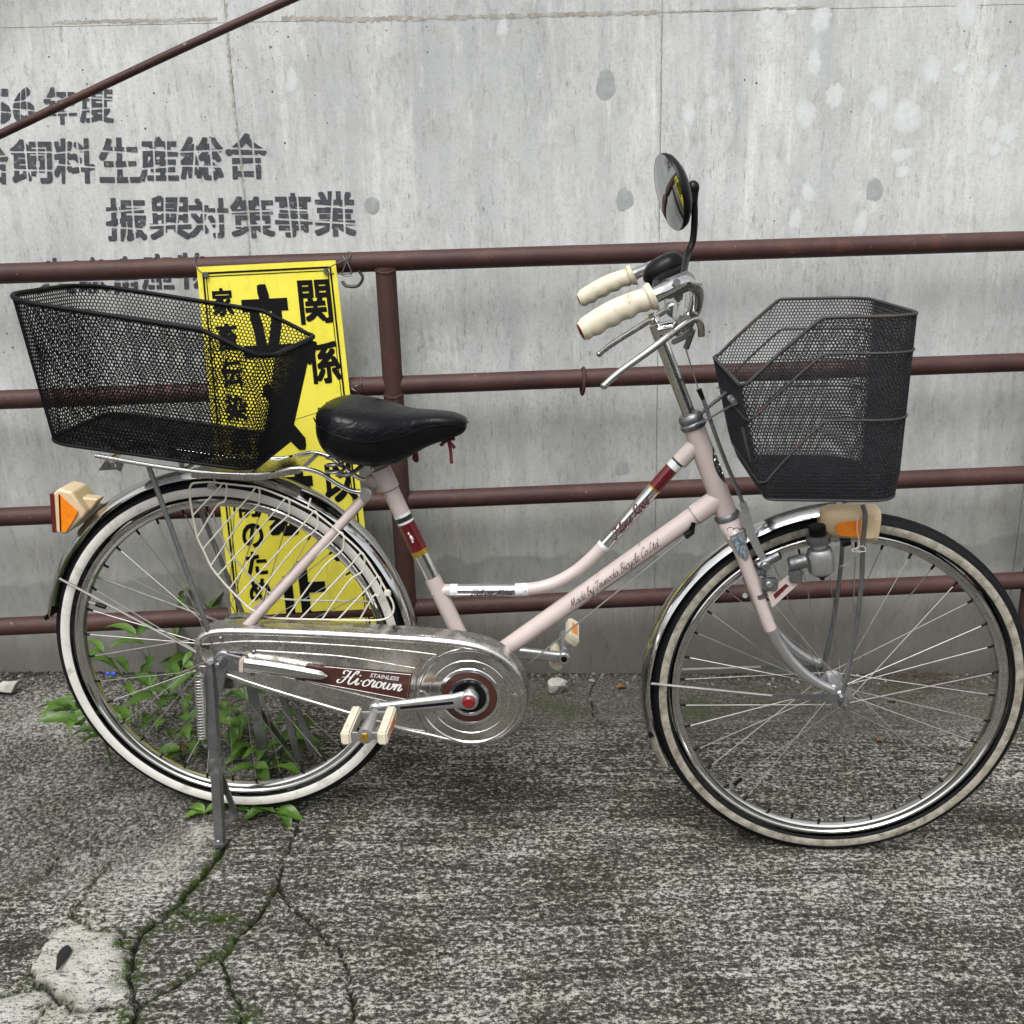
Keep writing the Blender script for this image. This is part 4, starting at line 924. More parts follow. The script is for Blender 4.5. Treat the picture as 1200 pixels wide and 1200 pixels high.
mb.build('badge_relief', 'silverfoil', hb)
# headset cups
for p, s_ in ((HT, 1), (HB, -1)):
    mb = MB(); mb.lathe([(0, -.002), (.0205, -.002), (.0225, .001), (.0225, .006), (.0195, .009), (.0205, .011), (.0215, .014), (.0205, .020), (.017, .024), (0, .024)] if s_ > 0 else [(0, -.002), (.0205, -.002), (.0228, .002), (.0228, .006), (.0198, .009), (.0205, .013), (.0195, .018), (0, .018)], p, hax*s_, 28); mb.build('headset', 'steel', bike)
# seat stays, near and far
SS0, SS1 = K(431, 580, -.026), K(266, 760, -.066)
for s_ in (1, -1):
    mb = MB(); P = np.array([SS0+(SS1-SS0)*t for t in np.linspace(0, 1, 14)])*(1, s_, 1)
    sdir = unit(P[-1]-P[0]); rings = []
    for i, p in enumerate(P):
        t = i/13; a_, b_ = (.0085, .0085) if t < .80 else (.0085+(t-.8)*.022, .0085-(t-.8)*.027)
        n1 = unit(np.cross(sdir, (0, 1, 0))); n2 = np.cross(sdir, n1)
        if t > .97: a_ *= .7
        rings.append([p+n1*a_*math.cos(x)+n2*b_*math.sin(x) for x in np.linspace(0, 2*math.pi, 14, endpoint=False)])
    mb.loft(rings); mb.build('seat_stay', 'pink', bike, 50)
mb = MB(); pa = K(430, 577, -.026); mb.cyl(pa*(1, 0, 1)+(0, .040, 0), pa*(1, 0, 1)+(0, -.040, 0), .0045, 12); mb.cyl(pa+(0, -.006, 0), pa+(0, -.016, 0), .0118, 20, bev=.0018); mb.cyl(pa*(1, -1, 1)+(0, .006, 0), pa*(1, -1, 1)+(0, .016, 0), .0118, 20, bev=.0018); mb.build('seat_bolt', 'alu', bike)
# chain stays: far one round, near one runs outside the chain case and tapers to a chrome tip
tube('chain_stay', [BB+(-.02, .03, 0), BB*.5+np.array([0, .05, HZ])*.5, np.array([0.01, .066, HZ])], .0095, 'pinkdull')
rings = []
CS0, CS1 = K(286, 779, -.092), K(384, 792, -.092); cd_ = unit(CS1-CS0); cn = np.cross(cd_, (0, 1, 0))
for t in np.linspace(0, 1, 16):
    hgt = .0125*(1 if t < .25 else (1-.45*((t-.25)/.75)**1.6)); th = .008
    if t > .9: hgt *= math.sqrt(max(.05, 1-((t-.9)/.1)**2)); th *= math.sqrt(max(.05, 1-((t-.9)/.1)**2))
    c = CS0+(CS1-CS0)*t; rings.append([c+cn*hgt*math.copysign(abs(math.cos(x))**.7, math.cos(x))+np.array([0, 1, 0])*th*math.copysign(abs(math.sin(x))**.8, math.sin(x)) for x in np.linspace(0, 2*math.pi, 18, endpoint=False)])
mb = MB(); mb.loft(rings); mb.build('stay_cover', 'chrome', bike, 45)
mb = MB(); cc = K(286, 779, -.092); mb.box(cc-cd_*.002, (.010, .018, .026), ax=[cd_, (0, 1, 0), -cn], bev=.002); mb.build('stay_band', 'pinkdull', bike)
mb = MB(); mb.flatbar([K(283, 778, -.090), K(262, 775, -.084)], [.026, .034], .006, (0, 1, 0)); mb.ell(K(262, 774, -.084), (.017, .004, .019)); mb.build('dropout', 'steel', bike)
mb = MB(); mb.box(K(240, 757, -.08), (.020, .003, .008), ax=[unit((1, 0, -.35)), (0, 1, 0), unit((.35, 0, 1))]); mb.build('chain_adjuster', 'black', bike)
hubn = K(258, 776, -.09); mb = MB(); mb.cyl(hubn, hubn+(0, -.007, 0), .0085, 6); mb.cyl(hubn+(0, .001, 0), hubn+(0, -.002, 0), .0115, 18); mb.cyl(hubn, hubn+(0, -.016, 0), .0045, 12, bev=.001); mb.build('hub_nut', 'steel', bike)

# --- chain case
CY = -.084
cpx = [(226, 760), (229, 748), (237, 741), (250, 737.5), (270, 736.5), (330, 738), (400, 741), (470, 745), (510, 748), (545, 752), (572, 759), (595, 772), (611, 792), (618.5, 815), (618, 834), (610, 852), (594, 867), (572, 875), (548, 876.5), (524, 873), (500, 867.5), (466, 860), (430, 849), (390, 837), (340, 822), (300, 809.5), (270, 799), (246, 790), (232, 776)]
op = np.array([K(x, y, CY) for x, y in cpx]); op = catmull(op, 4, True); op[:, 1] = 0
ctr = op.mean(0); nn_ = len(op)
def offs(P, d):
    T = np.roll(P, -1, 0)-np.roll(P, 1, 0); T /= np.linalg.norm(T, axis=1)[:, None]; nr = np.stack([-T[:, 2], T[:, 1]*0, T[:, 0]], -1)
    if np.dot(nr[0], ctr-P[0]) < 0: nr = -nr
    return P+nr*d
rings = [op+(0, -.040, 0), op+(0, CY+.012, 0), offs(op, .0015)+(0, CY+.006, 0), offs(op, .005)+(0, CY+.0015, 0), offs(op, .010)+(0, CY, 0), offs(op, .0125)+(0, CY+.001, 0), offs(op, .0135)+(0, CY+.0025, 0)]
mb = MB(); mb.loft(rings, cap=True); case = mb.build('chain_case', 'case', bike, 40)
fy_ = CY+.0024
def cpt(px, py, dy=0.0): q = K(px, py, CY); return np.array([q[0], fy_-dy, q[2]])
dc = cpt(550, 817); dr = abs(cpt(492, 815)[0]-dc[0])
mb = MB(); mb.lathe([(0, .0030), (dr*.44, .0030), (dr*.46, .0022), (dr*.97, .0022), (dr, .0012), (dr*1.02, .0030), (dr*1.05, .0022), (dr*1.06, 0)], dc, (0, -1, 0), 72); mb.build('case_disc', 'casedisc', case, 30)
mb = MB()
for k_, wv in ((.80, .0009),): mb.lathe([(dr*k_-wv, .0024), (dr*k_, .0031), (dr*k_+wv, .0024)], dc, (0, -1, 0), 72)
mb.lathe([(dr*.545, .0024), (dr*.56, .0036), (dr*.62, .0036), (dr*.635, .0024)], dc, (0, -1, 0), 64); mb.lathe([(dr*.34, .0030), (dr*.35, .0044), (dr*.41, .0044), (dr*.42, .003)], dc, (0, -1, 0), 64)
mb.build('case_ring', 'silverfoil', case, 30)
mb = MB(); mb.lathe([(dr*.42, .0028), (dr*.425, .0038), (dr*.54, .0038), (dr*.545, .0028)], dc, (0, -1, 0), 64); mb.build('brown_ring', 'brown', case, 30)
mb = MB(); mb.lathe([(0, .0033), (dr*.335, .0033), (dr*.34, .0029)], dc, (0, -1, 0), 40); mb.build('case_opening', 'black', case, 30)
# pressed ridges
for L, r_ in (([(236, 756), (300, 752), (400, 757), (470, 763), (511, 768)], .0012), ([(300, 763), (400, 770), (486, 784)], .0013), ([(262, 792), (330, 812), (400, 834), (470, 853), (500, 858)], .0013), ([(282, 783), (360, 800), (420, 815), (478, 829)], .0013), ([(511, 768), (497, 780), (487, 800), (485, 822), (490, 840), (500, 858)], .0016)):
    mb = MB(); mb.tube(catmull([cpt(*p) for p in L], 5), r_, 8); mb.build('pressed_ridge', 'chrome_old', case)
# emblem panel and its lettering
EP = [(360, 778), (483, 789.5), (478, 822), (345, 797)]
mb = MB(); P = [cpt(*p, .0004) for p in EP]; mb.prism(P, (0, -.0008, 0)); emb = mb.build('emblem', 'brown', case, 0)
mb = MB(); mb.tube([cpt(x, y, .0014) for x, y in ((380, 781.5), (481, 791), (476.5, 820), (358, 798))], .0006, 6); mb.build('emblem_line', 'whiteink', case)
def case_text(V, F, p0, p1, hpx, lift=.0016, name='lettering', thick=0):
    A_, B2 = cpt(*p0), cpt(*p1); L = V[:, 0].max()-V[:, 0].min(); s = np.linalg.norm(B2-A_)/L; ax = unit(B2-A_); up = unit(np.cross(ax, (0, -1, 0))); up = up if up[2] > 0 else -up
    hy = abs(cpt(p0[0], p0[1]-hpx)[2]-A_[2]); pts = []
    for v in V: pts.append(A_+ax*(v[0]-V[:, 0].min())*s+up*v[1]*hy+np.array([0, -lift-(v[2] if len(v) > 2 else 0)*1.2e-5, 0]))
    flat_mesh(name, pts, F, 'whiteink', case)
V, F, L = script_tris('Hi-crown', w=.125, slant=.30, thin=.30, pen=.15); case_text(V, F, (394, 799.5), (471.5, 810.5), 7.8)
V, F = glyph_tris('STAINLESS', .012, .25); V = V/V[:, 1].max(); case_text(V, F, (433.5, 793.5), (467.5, 798), 4.6, lift=.0021)
for px, py in ((258, 749), (297, 765), (296, 790), (494, 812)):
    mb = MB(); mb.cyl(cpt(px, py), cpt(px, py, .003), .0042, 14, bev=.001); mb.build('case_screw', 'steel', case)

# --- cranks and pedals
def crank(p0, p1, mat='alu'):
    mb = MB(); d = unit(p1-p0); up = np.cross(d, (0, 1, 0)); n = 14; rings = []
    for t in np.linspace(0, 1, n):
        h = .0135*(1-t)+.0095*t if .06 < t < .94 else .012; h = .0155 if t < .08 else h; c = p0+(p1-p0)*t
        rings.append([c+up*h*math.copysign(abs(math.cos(x))**.6, math.cos(x))+np.array([0, 1, 0])*.0075*math.copysign(abs(math.sin(x))**.6, math.sin(x)) for x in np.linspace(0, 2*math.pi, 16, endpoint=False)])
    mb.loft(rings)
    for p, r_ in ((p0, .0165), (p1, .0125)): mb.cyl(p+(0, -.010, 0), p+(0, .010, 0), r_, 24, bev=.0025)
    # groove
    return mb.build('crank', mat, bike, 40)
c0, c1 = np.array([BB[0], -.118, BB[2]]), K(441, 830, -.118)
crk = crank(c0, c1); mb = MB(); cdir = unit(c1-c0); mb.box((c0*.55+c1*.45)+(0, -.0073, 0), (.095, .0012, .0052), ax=[cdir, (0, 1, 0), np.cross(cdir, (0, 1, 0))]); mb.build('crank_groove', 'black', crk)
mb = MB(); mb.cyl(c0+(0, -.008, 0), c0+(0, -.0155, 0), .0112, 24, bev=.003); mb.build('crank_cap', 'red', crk)
mb = MB(); mb.cyl((BB[0], -.118, BB[2]), (BB[0], .095, BB[2]), .009, 14); mb.build('crank_axle', 'steel', bike)
c0f, c1f = np.array([BB[0], .090, BB[2]]), K(661, 770, .09)
crank(c0f, c1f); mb = MB(); mb.cyl(c1f+(0, -.0105, 0), c1f+(0, -.0095, 0), .006, 16); mb.build('axle_hole', 'black', bike)
def pedal(p, side, tilt, nm):
    ax = np.array([0, side, 0.0]); e = np.array([math.cos(tilt), 0, math.sin(tilt)]); up = np.array([-math.sin(tilt), 0, math.cos(tilt)])
    mb = MB(); mb.lathe([(0, .008), (.007, .008), (.0095, .014), (.0085, .03), (.0115, .055), (.0135, .088), (.0135, .095), (.006, .096), (0, .096)], p, ax, 24)
    for o_ in (.020, .092): mb.box(p+ax*o_, (.078, .0035, .014), ax=[e, ax, up], bev=.001)
    pd = mb.build('pedal', 'alu', bike, 40)
    for s_ in (-1, 1):
        mb = MB(); mb.box(p+e*s_*.031+ax*.056, (.017, .094, .024), ax=[e, ax, up], bev=.003)
        mb.build('pedal_rubber', 'grip', pd)
        mb = MB()
        for i in range(9):
            for k in range(2): mb.box(p+e*(s_*.031+(k-.5)*.008)+ax*(.016+i*.010)+up*.0118, (.0042, .0055, .0018), ax=[e, ax, up])
        mb.build('rubber_studs', 'wirecream', pd)
        mb = MB(); mb.box(p+e*s_*(.031+.0088)+ax*.056, (.0012, .046, .012), ax=[e, ax, up]); mb.build('reflector', 'amber', pd)
    mb = MB(); mb.cyl(p+ax*.0955, p+ax*.0985, .0075, 6); mb.build('pedal_nut', 'goldfoil', pd)
pedal(c1+(0, -.004, 0), -1, R(4), 'near'); pedal(c1f+(0, .004, 0), 1, R(62), 'far')

# --- fork
FX = np.array([WB, 0, HZ]); CR = HB-hax*.022
mb = MB(); mb.loft([[CR+hax*h+np.array([0, 1, 0])*(wy*math.cos(x))+fwd*(wx*math.sin(x)) for x in np.linspace(0, 2*math.pi, 20, endpoint=False)] for h, wy, wx in ((.012, .021, .020), (.004, .040, .021), (-.018, .054, .0185), (-.030, .056, .016))]); mb.build('fork_crown', 'pink', bike, 60)
tube('steerer_collar', [HB-hax*.018, HB-hax*.024], .0205, 'steel', n=24)
FP = [K(861, 628, -.047), K(872, 655, -.048), K(885, 690, -.049), K(903, 737, -.050), K(917, 762, -.051), K(936, 784, -.052), K(958, 800, -.053), K(976, 808, -.054)]
fpp = catmull(FP, 5); kk = 15
for s_ in (1, -1):
    mb = MB(); mb.tube(fpp[:kk+1]*(1, s_, 1), [.0128, .0124, .0114], 16); mb.build('fork_blade', 'pink', bike)
    mb = MB(); mb.tube(fpp[kk-1:]*(1, s_, 1), [.0112, .0098, .0075], 16); mb.ell(fpp[-1]*(1, s_, 1), (.010, .005, .010)); mb.build('fork_tip', 'alu', bike)
    fdir = unit(FP[2]-FP[0])*(1, s_, 1); yv = np.array([0, -s_, 0])
    sh = [(854.5, 629), (869, 622.5), (874, 635), (878, 649), (876, 655), (873.5, 657.5), (866, 652), (860, 641)]; cx_, cy_ = 866, 640
    mb = MB(); mb.prism([K(x, y, -.0602)*(1, s_, 1) for x, y in sh], yv*.0012); o = mb.build('crest_plate', 'silverfoil', bike, 0)
    mb = MB(); mb.prism([K(cx_+(x-cx_)*.74, cy_+(y-cy_)*.82, -.0612)*(1, s_, 1) for x, y in sh], yv*.0010); mb.build('crest_enamel', 'crestblue', o, 0)
    # ring clamp of the dynamo bracket
    if s_ > 0:
        q2 = K(890, 697, -.0492); mb = MB()
        mb.tube([q2-fdir*.004, q2+fdir*.004], .0128, 16); mb.cyl(K(873, 698, -.055), K(873, 698, -.068), .0052, 14, bev=.001); mb.build('clamp_band', 'steel', bike)
# cotter scallops at the crown
mb = MB()
for k in range(3):
    c_ = K(856+9*k*.8, 622+k*.5, -.0545); mb.tube([c_+np.array([.006*math.cos(a), 0, .006*math.sin(a)]) for a in np.linspace(.2, 2.9, 9)], .0007, 5)
mb.build('lug_scallop', 'inkblack', bike)

# --- stem, handlebar, grips, levers
QT = K(768, 380); tube('stem', [HT+hax*.02, QT], .0112, 'chrome', n=20)
SC = K(797, 384); mb = MB(); mb.tube(catmull([QT-hax*.012, QT+unit(SC-QT)*.02-hax*.004, SC], 5), [.0125, .013, .0145], 16); mb.cyl(SC+(0, -.021, 0), SC+(0, .021, 0), .0162, 20, bev=.002); mb.cyl(QT+hax*.002, QT+hax*.012, .0105, 16, bev=.002); mb.cyl(QT+hax*.012, QT+hax*.019, .006, 6); mb.build('stem_clamp', 'chrome', bike)
HBN = [SC*(1, 0, 1), SC*(1, 0, 1)+(.004, -.035, .002), K(806, 378, -.075), K(815, 358, -.125), K(815, 338, -.180), K(800, 331, -.225), K(780, 340, -.243), K(764, 348, -.250), K(722, 368, -.256), K(690, 384, -.260)]
nb = catmull(HBN, 6); fb = nb*(1, -1, 1); full = np.vstack([fb[::-1], nb[1:]])
mb = MB(); mb.tube(full, .0112, 16); hbar = mb.build('handlebar', 'chrome', bike)
def grip(P0, P1, capmat):
    mb = MB(); n = 44; d = P1-P0; L = np.linalg.norm(d); ax = unit(d); dn = unit(np.array([0, 0, -1])-ax*np.dot((0, 0, -1), ax)); sd_ = np.cross(ax, dn); rings = []
    for i in range(n):
        t = i/(n-1); r0 = .0150+.0020*math.sin(t*math.pi)+.001*t
        if t < .045: r0 = .0205
        elif t < .07: r0 = .0190
        if t > .97: r0 *= .86
        sag = -dn*.004*math.sin(t*math.pi); ring = []
        for x in np.linspace(0, 2*math.pi, 22, endpoint=False):
            r_ = r0+(.0015*math.cos(2*math.pi*(t-.14)*4.6) if .1 < t < .93 else 0)*max(0, math.cos(x))**1.2
            ring.append(P0+ax*L*t+sag+dn*r_*math.cos(x)+sd_*r_*.92*math.sin(x))
        rings.append(ring)
    mb.loft(rings); g_ = mb.build('grip', 'grip', hbar, 40)
    mb = MB(); mb.lathe([(0, .0035), (.010, .0028), (.0135, 0)], P1-ax*.0005-dn*.000, ax, 20); mb.build('grip_cap', capmat, g_)
g0, g1 = K(766, 347, -.250), K(681, 388.5, -.261)
grip(g0, g1, 'red'); grip(g0*MIR, g1*MIR, 'red')
def lever(s_):
    pv = K(812, 381, -.115)*(1, s_, 1); tip = K(708, 452, -.175)*(1, s_, 1); m1 = K(817, 376, -.12)*(1, s_, 1); m2 = K(790, 390, -.135)*(1, s_, 1); m3 = K(725, 437, -.168)*(1, s_, 1)
    mb = MB(); mb.tube(catmull([K(822, 394, -.112)*(1, s_, 1), K(821, 381, -.115)*(1, s_, 1), K(815, 374, -.12)*(1, s_, 1), K(800, 381, -.13)*(1, s_, 1), K(765, 408, -.152)*(1, s_, 1), m3, tip], 6), [.0055, .0058, .0058, .0052], 12); mb.ell(tip, (.006, .006, .006), 10, 6)
    lv = mb.build('brake_lever', 'chrome_old', hbar)
    mb = MB(); mb.cyl(K(802, 377, -.09)*(1, s_, 1), K(802, 377, -.115)*(1, s_, 1), .0125, 18, bev=.002); mb.build('lever_pivot', 'chrome_old', hbar)
    mb = MB(); mb.box(K(799, 396, -.105)*(1, s_, 1), (.036, .014, .008), ax=[unit((1, 0, .55)), (0, 1, 0), unit((-.55, 0, 1))], bev=.002); mb.cyl(K(812, 386, -.11)*(1, s_, 1), K(804, 408, -.10)*(1, s_, 1), .005, 10); mb.build('lever_bracket', 'steel', hbar)
lever(1); lever(-1)
# thin links under the bell
for px in (779, 793):
    tube('bell_link', [K(px, 350, -.06), K(px+1, 358, -.06), K(px+(6 if px < 785 else 0), 364, -.06)], .0009, 'zinc', n=6)
# bell with black cover, clamp
bc = K(778, 316, -.03); ba = unit(K(804, 303, -.03)-K(748, 325, -.03)); bu = unit(np.cross(ba, (0, 1, 0))); bu = bu if bu[2] > 0 else -bu
mb = MB(); rings = []
for t in np.linspace(-1, 1, 15):
    k_ = max(.02, (1-abs(t)**2.6))**.5; rings.append([bc+ba*.036*t+bu*(.0225*k_*math.copysign(abs(math.sin(x))**.8, math.sin(x))*(1 if math.sin(x) > 0 else .62)+.004*t)+np.array([0, 1, 0])*.026*k_*math.copysign(abs(math.cos(x))**.8, math.cos(x)) for x in np.linspace(0, 2*math.pi, 22, endpoint=False)])
mb.loft(rings); mb.box(bc-bu*.016-ba*.018, (.024, .03, .012), ax=[ba, (0, 1, 0), bu], bev=.003); mb.build('bell', 'black', bike, 50)
mb = MB(); mb.box(bc-bu*.018, (.058, .046, .004), ax=[ba, (0, 1, 0), bu], bev=.001); mb.build('bell_base', 'black', bike)
mb = MB(); q = K(795, 333, -.20); mb.tube([K(806, 329, -.205), K(782, 339, -.238)], .0142, 18); mb.cyl(K(793, 331, -.235), K(793, 331, -.252), .0055, 12); mb.box(K(795, 347, -.205), (.012, .016, .016), bev=.003); mb.build('mirror_clamp', 'steel', bike)
tube('bar_sleeve', [K(800, 315, -.05), K(770, 331, -.08), K(785, 342, -.16), K(796, 336, -.2)], .008, 'black', n=10)
# mirror
mc = K(783.5, 226, -.10); 
mn = unit(w2b((-.96, -.13, -.25))); mu = unit(np.array([-.10, 0, 1.0])-mn*np.dot((-.10, 0, 1), mn)); ms_ = np.cross(mu, mn)
mb = MB(); mr = .0575; mb.lathe([(mr*.985, .000), (mr, -.002), (mr, -.006), (mr*.94, -.012), (mr*.72, -.020), (mr*.4, -.026), (0, -.028)], mc, mn, 48); mir = mb.build('mirror', 'black', bike, 40)
mb = MB(); mb.lathe([(0, .0045), (mr*.25, .0042), (mr*.5, .0034), (mr*.75, .0020), (mr*.985, -.0003)], mc, mn, 64); mb.build('mirror_glass', 'mirror', mir, 60)
kb = K(812, 221, -.10); mb = MB(); mb.cyl(mc-mn*.024, kb, .008, 12); mb.ell(kb, (.010, .010, .012), 14, 8); mb.cyl(kb, kb-(0, 0, .022), .009, 14, bev=.002); mb.build('mirror_joint', 'black', mir)
mb = MB(); mb.tube(catmull([kb, K(814, 250, -.10), K(812, 281, -.10), K(806, 297, -.11), K(803, 310, -.14), K(800, 326, -.19)], 6), [.0052, .0052, .0048], 10); mb.build('mirror_arm', 'black', mir)
# front brake rod: from lever bracket down to the caliper
tube('brake_rod', [K(803, 406, -.06), K(807, 420, -.045), K(819, 458, -.03)], .0012, 'zinc', n=6)
mb = MB(); mb.tube([K(819, 456, -.03), K(826, 473, -.03)], [.0048, .0030], 10); mb.build('cable_ferrule', 'black', bike)
tube('brake_rod', [K(824, 468, -.03), K(846, 530, -.032), K(866, 578, -.036), K(872, 594, -.038)], .0036, 'steel', n=10)
mb = MB(); mb.cyl(K(870, 589, -.038), K(875, 603, -.038), .0062, 10); mb.flatbar([K(872, 598, -.04), K(880, 625, -.045), K(889, 645, -.05), K(896, 658, -.052)], [.017, .014, .010], .006, (0, 1, 0)); mb.build('brake_arm', 'alu', bike)
mb = MB(); c_ = K(896, 662, -.055); mb.cyl(c_, c_+(0, -.012, 0), .008, 16, bev=.002); mb.cyl(K(889, 663, -.05), K(913, 650, -.05), .0085, 12); mb.cyl(K(896, 669, -.045), K(872, 676, -.03), .0085, 12); mb.tube(catmull([K(892, 668, -.05), K(888, 676, -.05), K(905, 676, -.05), K(906, 684, -.05), K(895, 686, -.05)], 5), .0022, 8); mb.box(K(882, 668, -.03), (.02, .03, .014), bev=.003); mb.build('brake_caliper', 'steel', bike)
for s_ in (-1, 1):
    mb = MB(); mb.box(K(905, 653, -.035)*(1, s_, 1), (.030, .012, .013), ax=[unit((1, 0, .35)), (0, 1, 0), unit((-.35, 0, 1))], bev=.002); mb.build('brake_shoe', 'black', bike)
mb = MB(); c_ = K(902, 684, -.06); mb.box(c_, (.026, .016, .022), bev=.003); mb.build('bracket_block', 'steel', bike)
mb = MB(); mb.cyl(c_+(-.003, -.006, .002), c_+(-.003, -.013, .002), .0055, 16, bev=.001); mb.build('bracket_bolt', 'alu', bike)
# far lever tip and rear brake rod below the down tube
mb = MB(); mb.box(K(811, 617, -.012), (.010, .010, .022), bev=.002); mb.cyl(K(803, 629, -.012), K(812, 622, -.012), .006, 10); mb.build('rod_bracket', 'black', bike)
tube('brake_rod', [K(802, 630, -.012), K(700, 712, -.006), K(613, 783, -.0)], .0016, 'zinc', n=8)

# --- dynamo and its bracket
q = K(905, 690, -.062); mb = MB()
qs = [K(899, 694, -.062), K(925, 675, -.062), K(936, 684, -.062), K(905, 712, -.062)]; hole = [K(906, 697, -.062), K(921, 684, -.062), K(925, 687, -.062), K(909, 703, -.062)]
V = np.vstack([qs, hole, np.array(qs)+(0, .006, 0), np.array(hole)+(0, .006, 0)]); Fq = []
for i in range(4):
    j = (i+1) % 4; Fq += [(i, j, 4+j, 4+i), (8+i, 12+i, 12+j, 8+j), (i, 8+i, 8+j, j), (4+i, 4+j, 12+j, 12+i)]
mb.add(V, Fq); mb.build('dynamo_bracket', 'pink', bike, 0)
mb = MB(); mb.prism(np.array(hole)+(0, .003, 0), (0, .002, 0)); mb.build('red_insert', 'redlens', bike, 0)
mb = MB(); mb.cyl(K(924, 662, -.06), K(946, 656, -.06), .0125, 16, bev=.003); mb.box(K(932, 674, -.06), (.022, .02, .024), bev=.004); mb.build('dynamo_hinge', 'steel', bike)
D0, D1 = K(963, 671, -.058), K(957, 614, -.058); dd_ = unit(D1-D0); mb = MB()
mb.lathe([(0, 0), (.018, 0), (.022, .004), (.0225, .010), (.0225, .036), (.019, .044), (.013, .047), (.012, .056), (0, .056)], D0, dd_, 30); dyn = mb.build('dynamo', 'alu', bike)
mb = MB(); mb.lathe([(0, .054), (.019, .054), (.020, .056), (.020, .066), (.016, .068), (.012, .069), (0, .069)], D0, dd_, 24); mb.build('dynamo_head', 'steel', dyn)
mb = MB(); mb.lathe([(0, .069), (.0135, .069), (.0145, .072), (.0145, .084), (.013, .086), (0, .086)], D0, dd_, 24); mb.build('dynamo_roller', 'black', dyn)
mb = MB(); mb.cyl(D0, D0-dd_*.006, .015, 20, r2=.010); mb.cyl(D0-dd_*.005, D0-dd_*.013, .004, 8); mb.build('dynamo_terminal', 'black', dyn)
# --- headlamp
LY = -.03
lc = K(992, 612, LY); rings = []
xs = [K(x, 612, LY)[0] for x in (960, 963, 970, 982, 996, 1010, 1022, 1025)]
prof = [(.013, .018), (.020, .022), (.0245, .026), (.027, .029), (.0285, .031), (.0295, .032), (.030, .0325), (.0295, .032)]
for xx, (hz, hy) in zip(xs, prof): rings.append([np.array([xx, LY+hy*math.copysign(abs(math.cos(a))**.6, math.cos(a)), lc[2]+.002+hz*math.copysign(abs(math.sin(a))**.6, math.sin(a))]) for a in np.linspace(0, 2*math.pi, 28, endpoint=False)])
mb = MB(); mb.loft(rings); lamp = mb.build('headlamp', 'ambertan', bike, 45)
LN = LY-.0315
mb = MB(); P = [K(979, 616, LN), K(982, 612.5, LN), K(1008, 609, LN), K(1008, 629, LN), K(984, 627, LN), K(980, 624, LN)]; mb.prism(P, (0, -.0035, 0)); mb.build('side_lens', 'amber', lamp, 0)
mb = MB(); P = [K(1008, 604, LN), K(1024, 603, LN), K(1024, 630, LN), K(1008, 631, LN)]; mb.prism(P, (0, -.003, 0)); mb.build('lens_rim', 'ambertan', lamp, 0)
mb = MB(); mb.lathe([(0, .004), (.015, .0035), (.024, .001), (.028, 0)], np.array([xs[-1]-.0005, LY, lc[2]+.002]), (1, 0, 0), 30); mb.build('lamp_glass', 'silverfoil', lamp)
# lamp bracket rods, basket props
for s_ in (1, -1):
    tube('basket_prop', [K(1011, 592, -.066)*(1, s_, 1), K(1014, 606, -.066)*(1, s_, 1), K(1011, 640, -.066)*(1, s_, 1), K(1009, 690, -.066)*(1, s_, 1), K(999, 760, -.066)*(1, s_, 1), K(988, 812, -.066)*(1, s_, 1)], .0040, 'steel', n=10)
mb = MB(); mb.cyl(np.array([WB, -.066, HZ]), np.array([WB, -.072, HZ]), .0085, 6); mb.cyl(np.array([WB, -.066, HZ]), np.array([WB, -.078, HZ]), .0045, 12); mb.build('hub_nut', 'steel', bike)
tube('lamp_wire', [K(1006, 604, -.066), K(1004, 618, -.073), K(1007, 638, -.074), K(1003, 645, -.074), K(1014, 646, -.074), K(1011, 640, -.072), K(998, 645, -.068), K(1009, 648, -.072)], .0009, 'wirecream', n=6)
tube('lamp_wire', [K(1005, 648, -.07), K(994, 660, -.05), K(984, 664, -.04)], .0008, 'wirecream', n=6)
mb = MB(); mb.cyl(K(986, 636, -.05), K(996, 634, -.05), .008, 10); mb.build('lamp_screw', 'black', lamp)
# basket stay from the headset
for s_ in (1, -1):
    mb = MB(); mb.flatbar([K(815, 499, -.020)*(1, s_, 1), K(832, 490, -.035)*(1, s_, 1), K(862, 472, -.05)*(1, s_, 1)], .008, .003, (0, 0, 1)); mb.build('basket_stay', 'steel', bike)
mb = MB(); q = K(856, 466, -.06); mb.cyl(q, q+(0, -.012, 0), .005, 10); q = K(860, 470, -.07); mb.cyl(q, q+(0, -.012, 0), .005, 10); mb.build('stay_bolts', 'alu', bike)

# --- saddle, springs
SR, SN = K(372, 492, 0), K(548, 494, 0); n = 22; rings = []; seam = []; 
for i in range(n):
    t = i/(n-1); x = SR[0]+.004+(SN[0]-SR[0]-.004)*t
    w = float(np.interp(t, [0, .06, .16, .30, .45, .60, .75, .90, 1], [.040, .075, .098, .104, .090, .062, .040, .032, .020]))
    zt_ = float(np.interp(t, [0, .06, .18, .40, .60, .80, .93, 1], [.806, .820, .827, .820, .810, .811, .809, .800])); zt_ += 0
    zs = float(np.interp(t, [0, .15, .40, .60, .75, .93, 1], [.797, .786, .772, .778, .792, .796, .790]))   # seam height
    zb = float(np.interp(t, [0, .08, .25, .45, .58, .75, .95, 1], [.765, .738, .722, .716, .724, .752, .772, .780]))
    ring = []
    for a in np.linspace(0, math.pi, 13): ring.append((x, -w*math.copysign(abs(math.cos(a))**.75, math.cos(a)), zs+(zt_-zs)*math.sin(a)**.55))
    for f_, k_ in ((.25, 1.02), (.6, .98), (1.0, .86)): ring.append((x, w*k_, zs+(zb-zs)*f_))
    for f_, k_ in ((1.0, .86), (.6, .98), (.25, 1.02)): ring.append((x, -w*k_, zs+(zb-zs)*f_))
    rings.append(ring); seam.append((x, -w*1.012, zs))
mb = MB(); mb.loft(rings); sdl = mb.build('saddle', 'vinyl', bike, 60)
